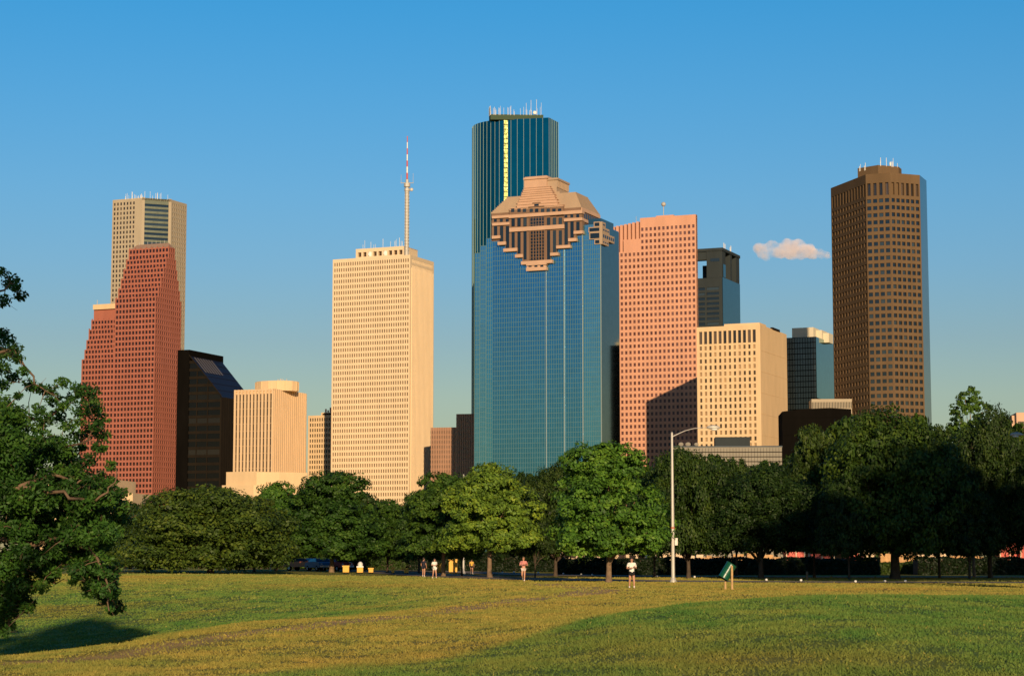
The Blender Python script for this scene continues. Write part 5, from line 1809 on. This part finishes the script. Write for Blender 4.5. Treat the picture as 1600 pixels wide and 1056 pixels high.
# ---- green drum litter bin on its posts
D_ = 109.5
x0 = w2(1136, D_)[0]
r_ = empty('litter_barrel', (0, 0, 0), 'green steel drum tilted between two wooden posts on the lawn', 'litter barrel')
green = plain('green_enamel', (.008, .085, .045), .28, 0, .5)
axis_ = Vector((.50, .06, .80)).normalized()
cen = Vector((.02, .12, .98))
mb = MB()
a0, a1 = cen - axis_ * .44, cen + axis_ * .44
prof = [(-.44, .272), (-.43, .29), (-.40, .285), (-.16, .283), (-.15, .295), (-.13, .295), (-.12, .283), (.12, .283), (.13, .295), (.15, .295), (.16, .283), (.40, .285), (.43, .29), (.44, .272)]
mb.tube([cen + axis_ * q[0] for q in prof], [q[1] for q in prof], 28)
drum = mb.build('drum', green, r_, smooth=False)
mb = MB(); mb.tube([cen - axis_ * .455, cen - axis_ * .435], .275, 24); mb.build('drum_end', M['dark'], drum)
mb = MB(); mb.tube([cen + axis_ * .42, cen + axis_ * .46], [.285, .30], 24); mb.build('rim', green, drum)
wood = stone('pale_post_wood', (.52, .33, .15), .2, scale=4, streak=False)
mb = MB(); mb.tube([(.23, -.22, -.3), (.23, -.22, 1.26), (.23, -.22, 1.29)], [.062, .06, .04], 10); mb.build('post', wood, r_)
mb = MB(); mb.tube([(-.09, .18, -.3), (-.09, .18, .40), (-.06, .18, .46)], [.065, .06, .05], 10); mb.build('post', wood, r_)
mb = MB(); mb.tube([(-.08, .18, .42), (-.02, .14, .62)], .03, 6); mb.tube([(.23, -.2, 1.05), (.12, .02, 1.02)], .025, 6); mb.build('bracket', M['dark'], r_)
r_.location = (x0, D_, gz(x0, D_))

# ---- white globe lights and a marker post along the verge
src = None
for i, (px, y_) in enumerate(((785, 894.5), (803, 894), (841, 894.5), (880, 896), (908, 897), (925, 897.5), (1026, 900), (1085, 901), (1197, 905.5), (1251, 906.5), (1336, 908), (1382, 908), (1414, 908))):
    D = 1.62 * F / (y_ - 872 + .9)
    x = w2(px, D)[0]
    if src is None:
        src = empty('verge_light', (0, 0, 0), 'small white globe light on the verge between the two roads', 'garden light', 'white globe lights on the road verge')
        mb = MB(); mb.ball((0, 0, .16), .10, .10, .09); mb.build('globe', M['white'], src, smooth=True)
        mb = MB(); mb.tube([(0, 0, -.1), (0, 0, .10)], [.07, .05], 8); mb.build('stem', M['dark'], src)
        o = src
    else:
        o = src.copy(); COL.objects.link(o)
        for ch in list(src.children):
            c = ch.copy(); COL.objects.link(c); c.parent = o
    o.location = (x, D, gz(x, D))
x = w2(1260.5, 158)[0]
r_ = empty('marker_post', (x, 158, gz(x, 158)), 'short brown marker post on the road verge', 'post')
mb = MB(); mb.tube([(x, 158, -.1), (x, 158, .62)], .09, 8); mb.build('shaft', BARK, r_)
mb = MB(); mb.tube([(x, 158, .62), (x, 158, .70)], [.11, .04], 8); mb.build('cap', BARK, r_)

# ---- vehicles and yellow bins far behind the left trees
def car(px, D, label, col, Lc=4.4, Hc_=1.42, rz=0.0, name='parked_car'):
    r_ = empty(name, (0, 0, 0), label, 'car', 'cars parked behind the trees')
    body = plain(label.split()[0] + '_car_paint', col, .3)
    W_ = 1.72
    prof = [(-.5, .30), (-.5, .55), (-.46, .66), (-.28, .72), (-.17, .98), (.16, 1.0), (.30, .72), (.47, .66), (.5, .5), (.5, .30)]
    mb = MB()
    A = [(p[0] * Lc, -W_ / 2, p[1] * Hc_) for p in prof]; Bq = [(p[0] * Lc, W_ / 2, p[1] * Hc_) for p in prof]
    # cabin tapers inward
    def tap(q): 
        k = .82 if q[2] > .9 * Hc_ else 1
        return (q[0], q[1] * k, q[2])
    A = [tap(q) for q in A]; Bq = [tap(q) for q in Bq]
    mb.poly(A); mb.poly(Bq[::-1])
    for i in range(len(A)):
        j = (i + 1) % len(A); mb.quad(A[i], A[j], Bq[j], Bq[i])
    mb.build('body', body, r_)
    for s in (-1, 1):
        mb = MB()
        y0_, y1_ = s * (W_ / 2 + .012), s * (W_ / 2 * .83 + .012)
        mb.quad((-.25 * Lc, y0_, .745 * Hc_), (.27 * Lc, y0_, .745 * Hc_), (.15 * Lc, y1_, .97 * Hc_), (-.16 * Lc, y1_, .97 * Hc_))
        mb.build('side_window', M['win_dark'], r_, fix=False)
    mb = MB(); mb.quad((.165 * Lc, -.66, .985 * Hc_), (.165 * Lc, .66, .985 * Hc_), (.305 * Lc, .78, .74 * Hc_), (.305 * Lc, -.78, .74 * Hc_)); mb.build('windscreen', M['win_dark'], r_, fix=False)
    for sx_ in (-1, 1):
        for sy_ in (-1, 1):
            mb = MB(); c = (sx_ * Lc * .31, sy_ * (W_ / 2 - .08), .31)
            mb.tube([(c[0], c[1] - .1, c[2]), (c[0], c[1] + .1, c[2])], .31, 16)
            wl = mb.build('wheel', M['dark'], r_)
            mb = MB(); mb.tube([(c[0], c[1] + sy_ * .09, c[2]), (c[0], c[1] + sy_ * .115, c[2])], .17, 12); mb.build('rim', M['steel'], wl)
    for s in (-1, 1):
        mb = MB(); mb.ball((Lc * .487, s * .6, .56 * Hc_), .06, .14, .08, 8, 6); mb.build('headlight', M['white'], r_)
    mb = MB(); mb.prism([(Lc * .49, -.8), (Lc * .53, -.8), (Lc * .53, .8), (Lc * .49, .8)], .32 * Hc_, .46 * Hc_); mb.build('bumper', M['white'], r_)
    x = w2(px, D)[0]
    r_.location = (x, D, gz(x, D)); r_.rotation_euler = (0, 0, rz)
    return r_
car(499, 226, 'blue car with a white bumper parked behind the tall dark tree', (.03, .16, .32), rz=-1.1)
car(526, 232, 'red car parked between the blue car and the sunlit trunk', (.45, .05, .04), rz=-.9)
car(474, 232, 'reddish orange car parked left of the blue car', (.50, .16, .08), rz=-.5)
def bin_(px, D, label, h=1.1, w_=.8, top=False):
    r_ = empty('yellow_bin', (0, 0, 0), label, 'bin', 'yellow bins behind the trees')
    ye = plain('yellow_paint', (.75, .40, .03), .5)
    mb = MB(); mb.prism([(-w_ / 2, -.35), (w_ / 2, -.35), (w_ / 2, .35), (-w_ / 2, .35)], .12, h); 
    for k in range(4): mb.prism([(-w_ / 2 + .05 + k * w_ / 4, -.39), (-w_ / 2 + .12 + k * w_ / 4, -.39), (-w_ / 2 + .12 + k * w_ / 4, -.34), (-w_ / 2 + .05 + k * w_ / 4, -.34)], .15, h - .05)
    mb.build('body', ye, r_)
    mb = MB(); mb.prism([(-w_ / 2 - .05, -.42), (w_ / 2 + .05, -.42), (w_ / 2 + .02, .4), (-w_ / 2 - .02, .4)], h, h + .12)
    if top: mb.ball((0, 0, h + .25), w_ * .45, .35, .32)
    mb.build('lid', M['white'] if top else ye, r_)
    for s in (-1, 1):
        mb = MB(); mb.tube([(s * w_ * .3, -.3, .1), (s * w_ * .3, -.22, .1)], .1, 10); mb.build('wheel', M['dark'], r_)
    x = w2(px, D)[0]; r_.location = (x, D, gz(x, D))
bin_(541, 203, 'yellow bin left of the one with the white top', .66, .6)
bin_(563, 203, 'yellow bin with a rounded white top', 0.62, .58, True)
bin_(580, 206, 'small yellow bin right of the white-topped one', .45, .45)
bin_(614, 206, 'small yellow bin under the small green tree', .6, .25)
bin_(635, 206, 'yellow bin left of the figure in dark clothes', .5, .45)
bin_(708, 226, 'large yellow bin behind the mid-green tree', 1.4, .9)
bin_(686, 220, 'yellow bin just right of the runner in white', 1.0, .45)
# wooden benches seen as small pale shapes and two white posts in the deep shade
for px, D, lb, h in ((423, 222, 'thin white post in the shade of the oak row', 1.6), (353, 214, 'thin white post with a blue lower end, under the wide oak', 1.2)):
    x = w2(px, D)[0]; r_ = empty('white_post', (x, D, gz(x, D)), lb, 'post', 'white posts in the shade')
    mb = MB(); mb.tube([(x, D, -.1), (x, D, gz(x, D) + h)], .06, 8); mb.build('shaft', M['white'], r_)
    mb = MB(); mb.tube([(x, D, gz(x, D) + h), (x, D, gz(x, D) + h + .08)], [.07, .02], 8); mb.build('cap', M['white'], r_)

# ================================================================== PEOPLE
SKIN = plain('skin', (.52, .26, .16), .55)
HAIR = plain('dark_hair', (.035, .022, .015), .6)
EYE = plain('eye', (.02, .015, .01), .3)
def skin_mesh(name, nodes, edges, mat, sub=2):
    """one continuous surface grown round a skeleton: nodes name -> (x, y, z, rx, ry)"""
    names = list(nodes)
    me = bpy.data.meshes.new(name)
    me.from_pydata([nodes[k][:3] for k in names], [(names.index(a), names.index(b)) for a, b in edges], [])
    o = bpy.data.objects.new(name, me); COL.objects.link(o)
    md = o.modifiers.new('s', 'SKIN')
    lay = me.skin_vertices[0].data
    for i, k in enumerate(names):
        lay[i].radius = (nodes[k][3], nodes[k][4]); lay[i].use_root = (i == 0)
    md.use_smooth_shade = True
    if sub:
        s = o.modifiers.new('u', 'SUBSURF'); s.levels = sub; s.render_levels = sub
    dg = bpy.context.evaluated_depsgraph_get(); dg.update()
    m2 = bpy.data.meshes.new_from_object(o.evaluated_get(dg))
    bpy.data.objects.remove(o)
    m2.materials.clear(); m2.materials.append(mat); m2.name = name
    return m2
def person(px, D, label, shirt, shorts, h=1.75, rz=0, pose='run', hair=HAIR, shirt_long=.78, x=None):
    k = h / 1.75
    j = {'pelvis': (0, 0, .96, .135, .105), 'waist': (0, -.005, 1.12, .118, .09), 'chest': (0, -.01, 1.30, .145, .105), 'sho': (0, 0, 1.42, .12, .075), 'neck': (0, 0, 1.49, .055, .055),
         'jaw': (0, -.03, 1.57, .058, .068), 'face': (0, -.02, 1.635, .075, .090), 'skull': (0, -.005, 1.70, .066, .076)}
    e = [('pelvis', 'waist'), ('waist', 'chest'), ('chest', 'sho'), ('sho', 'neck'), ('neck', 'jaw'), ('jaw', 'face'), ('face', 'skull')]
    for s, n in ((1, 'l'), (-1, 'r')):
        sw = {'run': .13 * s, 'stand': .04 * s, 'stride': .28 * s}[pose]
        j['hip' + n] = (.085 * s, 0, .90, .095, .095)
        if pose == 'stride' and s < 0:
            j['kne' + n] = (.10 * s, -.05, .50, .060, .060); j['ank' + n] = (.10 * s, .28, .26, .036, .036); j['toe' + n] = (.11 * s, .33, .14, .034, .028)
        else:
            j['kne' + n] = (.105 * s, -.03 - sw * .5, .50, .060, .060); j['ank' + n] = (.11 * s, .02 - sw, .095, .036, .038); j['toe' + n] = (.125 * s, -.13 - sw, .035, .036, .026)
        e += [('pelvis', 'hip' + n), ('hip' + n, 'kne' + n), ('kne' + n, 'ank' + n), ('ank' + n, 'toe' + n)]
        j['shd' + n] = (.175 * s, 0, 1.42, .058, .058)
        if pose == 'stand': el = (.26 * s, .03, 1.16); wr = (.25 * s, -.08, .93)
        else: el = (.27 * s, .06 + sw * .4, 1.15); wr = (.12 * s, -.20 - abs(sw) * .3, 1.20 + .03 * s)
        j['elb' + n] = (*el, .042, .042); j['wri' + n] = (*wr, .028, .026)
        w_ = Vector(wr); dv = (w_ - Vector(el)).normalized()
        pm = w_ + dv * .06
        j['palm' + n] = (*pm, .036, .020)
        e += [('sho', 'shd' + n), ('shd' + n, 'elb' + n), ('elb' + n, 'wri' + n), ('wri' + n, 'palm' + n)]
        side = Vector((0, 0, 1)) if pose != 'stand' else Vector((0, 1, 0))
        curl = Vector((-s * .6, 0, -.3)) if pose != 'stand' else Vector((-s * .5, 0, 0))
        for q, (of, ln) in enumerate(((-.027, .062), (-.009, .075), (.009, .070), (.026, .056))):
            a = pm + dv * .035 + side * of; b = a + dv * ln * .55 + curl * .006; c_ = b + dv * ln * .3 + curl * .035
            for nm, v in (('a', a), ('b', b), ('c', c_)): j['f%d%s%s' % (q, nm, n)] = (*v, .0095, .0095)
            e += [('palm' + n, 'f%da%s' % (q, n)), ('f%da%s' % (q, n), 'f%db%s' % (q, n)), ('f%db%s' % (q, n), 'f%dc%s' % (q, n))]
        a = pm + side * .04 - dv * .01; b = a + side * .015 + dv * .035
        j['ta' + n] = (*a, .011, .011); j['tb' + n] = (*b, .010, .010)
        e += [('palm' + n, 'ta' + n), ('ta' + n, 'tb' + n)]
    r_ = empty('person', (0, 0, 0), label, 'person')
    def add(name, me):
        o = bpy.data.objects.new(name, me); COL.objects.link(o); o.parent = r_; o.scale = (k, k, k); return o
    body = add('body', skin_mesh('body', j, e, SKIN, 1))
    g = lambda n, dr=.0, **kw: tuple(list(j[n][:3]) + [j[n][3] + dr, j[n][4] + dr])
    sj = {'chest': g('chest', .022), 'waist': g('waist', .028), 'hem': (0, -.005, .97, .168, .135), 'hem2': (0, -.005, shirt_long, .175, .14), 'sho': g('sho', .02), 'col': (0, 0, 1.46, .072, .07)}
    se = [('chest', 'waist'), ('waist', 'hem'), ('hem', 'hem2'), ('chest', 'sho'), ('sho', 'col')]
    for n in 'lr':
        sj['s' + n] = g('shd' + n, .022)
        a, b = Vector(j['shd' + n][:3]), Vector(j['elb' + n][:3]); m_ = a.lerp(b, .75)
        sj['t' + n] = (*m_, .072, .072)
        se += [('sho', 's' + n), ('s' + n, 't' + n)]
    add('shirt', skin_mesh('shirt', sj, se, shirt, 1))
    pj = {'p': (0, 0, .93, .155, .125)}; pe = []
    for n in 'lr':
        a, b = Vector(j['hip' + n][:3]), Vector(j['kne' + n][:3])
        pj['h' + n] = (*a, .112, .115); m_ = a.lerp(b, .48); pj['m' + n] = (*m_, .098, .1)
        pe += [('p', 'h' + n), ('h' + n, 'm' + n)]
    add('shorts', skin_mesh('shorts', pj, pe, shorts, 1))
    for n in 'lr':
        a = Vector(j['ank' + n][:3]); t_ = Vector(j['toe' + n][:3])
        heel = a + Vector((0, .035, -.055)); d_ = (t_ - heel)
        add('shoe', skin_mesh('shoe', {'h': (*heel, .045, .042), 'm': (*(heel.lerp(t_, .5)), .050, .040), 't': (*(t_ + Vector((0, -.03, 0))), .042, .030)}, [('h', 'm'), ('m', 't')], M['white'], 1))
        up = a.lerp(Vector(j['kne' + n][:3]), .28)
        add('sock', skin_mesh('sock', {'a': (*a, .046, .046), 'b': (*up, .050, .050)}, [('a', 'b')], M['white'], 1))
    mb = MB(); mb.ball((0, .018, 1.685), .092, .105, .088, 12, 8); mb.ball((0, .055, 1.63), .078, .062, .09, 10, 8)
    me_ = mb.build('hair', hair, None, smooth=True); hm = me_.data; bpy.data.objects.remove(me_); add('hair', hm)
    for s in (-1, 1):
        mb = MB(); mb.ball((s * .030, -.104, 1.645), .010, .007, .008, 8, 6); t2 = mb.build('eye', EYE, None); hm = t2.data; bpy.data.objects.remove(t2); add('eye', hm)
        mb = MB(); mb.ball((s * .080, -.005, 1.63), .012, .022, .034, 8, 6); t2 = mb.build('ear', SKIN, None, smooth=True); hm = t2.data; bpy.data.objects.remove(t2); add('ear', hm)
    mb = MB(); mb.ball((0, -.118, 1.615), .012, .018, .022, 8, 6); t2 = mb.build('nose', SKIN, None, smooth=True); hm = t2.data; bpy.data.objects.remove(t2); add('nose', hm)
    mb = MB(); mb.ball((0, -.100, 1.578), .026, .008, .007, 8, 6); t2 = mb.build('mouth', plain('lips', (.40, .14, .10), .5), None, smooth=True); hm = t2.data; bpy.data.objects.remove(t2); add('mouth', hm)
    x = w2(px, D)[0]
    r_.location = (x, D, gz(x, D) + .0); r_.rotation_euler = (0, 0, rz)
    return r_
wht = plain('white_cotton', (.80, .76, .68), .9, 0, .1)
blk = plain('black_cotton', (.02, .02, .022), .9, 0, .1)
pnk = plain('pink_cotton', (.62, .24, .22), .9, 0, .1)
gry = plain('pale_shorts', (.62, .50, .44), .9, 0, .1)
blu = plain('dark_clothes', (.03, .03, .045), .9, 0, .1)
yel = plain('yellow_top', (.70, .42, .08), .9, 0, .1)
lil = plain('pale_pink_top', (.80, .62, .55), .9, 0, .1)
person(987, 113, 'person in a loose white T-shirt and black shorts jogging towards us, forearms raised', wht, blk, 1.74, .12, 'run', shirt_long=.80)
person(818, 148, 'person in a pink top and pale shorts running beside the bright tree', pnk, gry, 1.80, -.2, 'stride', hair=plain('light_hair', (.22, .12, .06), .7), shirt_long=.98)
person(679, 166, 'person in white top and skirt-like shorts running left of the tree trunk', wht, wht, 1.66, .5, 'run', shirt_long=.9)
person(662, 178, 'person in dark clothes standing in shade left of the white runner', blu, blu, 1.70, 2.6, 'stand')
person(737, 214, 'person in a yellow top standing behind the slim tree', yel, blk, 1.55, .3, 'stand')
person(197, 214, 'child in a pale pink top standing at the far left under the oak', lil, lil, 1.36, .2, 'stand', shirt_long=.72)
person(208, 213, 'smaller child in a dark top beside the pale pink one', pnk, wht, .95, -.3, 'stand')

# ================================================================== CLOUD
cm_ = bpy.data.materials.new('cloud_vapour'); cm_.use_nodes = True
n = cm_.node_tree
n.nodes.remove(n.nodes['Principled BSDF'])
pv = n.nodes.new('ShaderNodeVolumePrincipled')
pv.inputs['Color'].default_value = (1.0, .90, .90, 1)
pv.inputs['Anisotropy'].default_value = -.25
tc = n.nodes.new('ShaderNodeTexCoord')
nz = n.nodes.new('ShaderNodeTexNoise'); nz.inputs['Scale'].default_value = .020; nz.inputs['Detail'].default_value = 6; nz.inputs['Roughness'].default_value = .6
mr = n.nodes.new('ShaderNodeMapRange'); mr.inputs['From Min'].default_value = .37; mr.inputs['From Max'].default_value = .72; mr.inputs['To Max'].default_value = .045
n.links.new(tc.outputs['Object'], nz.inputs[0]); n.links.new(nz.outputs[0], mr.inputs[0]); n.links.new(mr.outputs[0], pv.inputs['Density'])
n.links.new(pv.outputs[0], n.nodes['Material Output'].inputs['Volume'])
CD = 7000.0
cc = at(1236, 393, CD)
root = empty('cloud', tuple(cc), 'small pink-lit cumulus cloud low in the sky left of the brown tower', 'cloud')
g9 = random.Random(4)
sc_ = CD / F
bm = bmesh.new()
for (dx, dy, r) in ((-50, -4, 11), (-44, 4, 12), (-40, 10, 8), (-30, -6, 13), (-22, 2, 13), (-12, -2, 15), (-4, -10, 14), (4, -6, 17), (12, -12, 12), (16, 2, 14), (26, -2, 13), (34, 4, 12), (44, 5, 9), (52, 6, 7), (0, 6, 12), (60, 7, 5)):
    m_ = Matrix.Translation((dx * sc_, g9.uniform(-12, 12) * sc_, -dy * sc_)) @ Matrix.Diagonal((r * sc_, r * sc_ * 1.1, r * sc_ * .82, 1))
    bmesh.ops.create_icosphere(bm, subdivisions=3, radius=1, matrix=m_)
me = bpy.data.meshes.new('puffs'); bm.to_mesh(me); bm.free()
o = bpy.data.objects.new('puffs', me); COL.objects.link(o); o.parent = root
rm = o.modifiers.new('r', 'REMESH'); rm.mode = 'VOXEL'; rm.voxel_size = 3.0 * sc_ / 1.6
dpm = o.modifiers.new('d', 'DISPLACE'); tx = bpy.data.textures.new('t', 'CLOUDS'); tx.noise_scale = 22; dpm.texture = tx; dpm.strength = 14; dpm.mid_level = .5
dg = bpy.context.evaluated_depsgraph_get(); dg.update()
m2 = bpy.data.meshes.new_from_object(o.evaluated_get(dg)); o.modifiers.clear(); o.data = m2
m2.materials.clear(); m2.materials.append(cm_)
C.cycles.volume_bounces = 5
C.cycles.volume_step_rate = 2.0
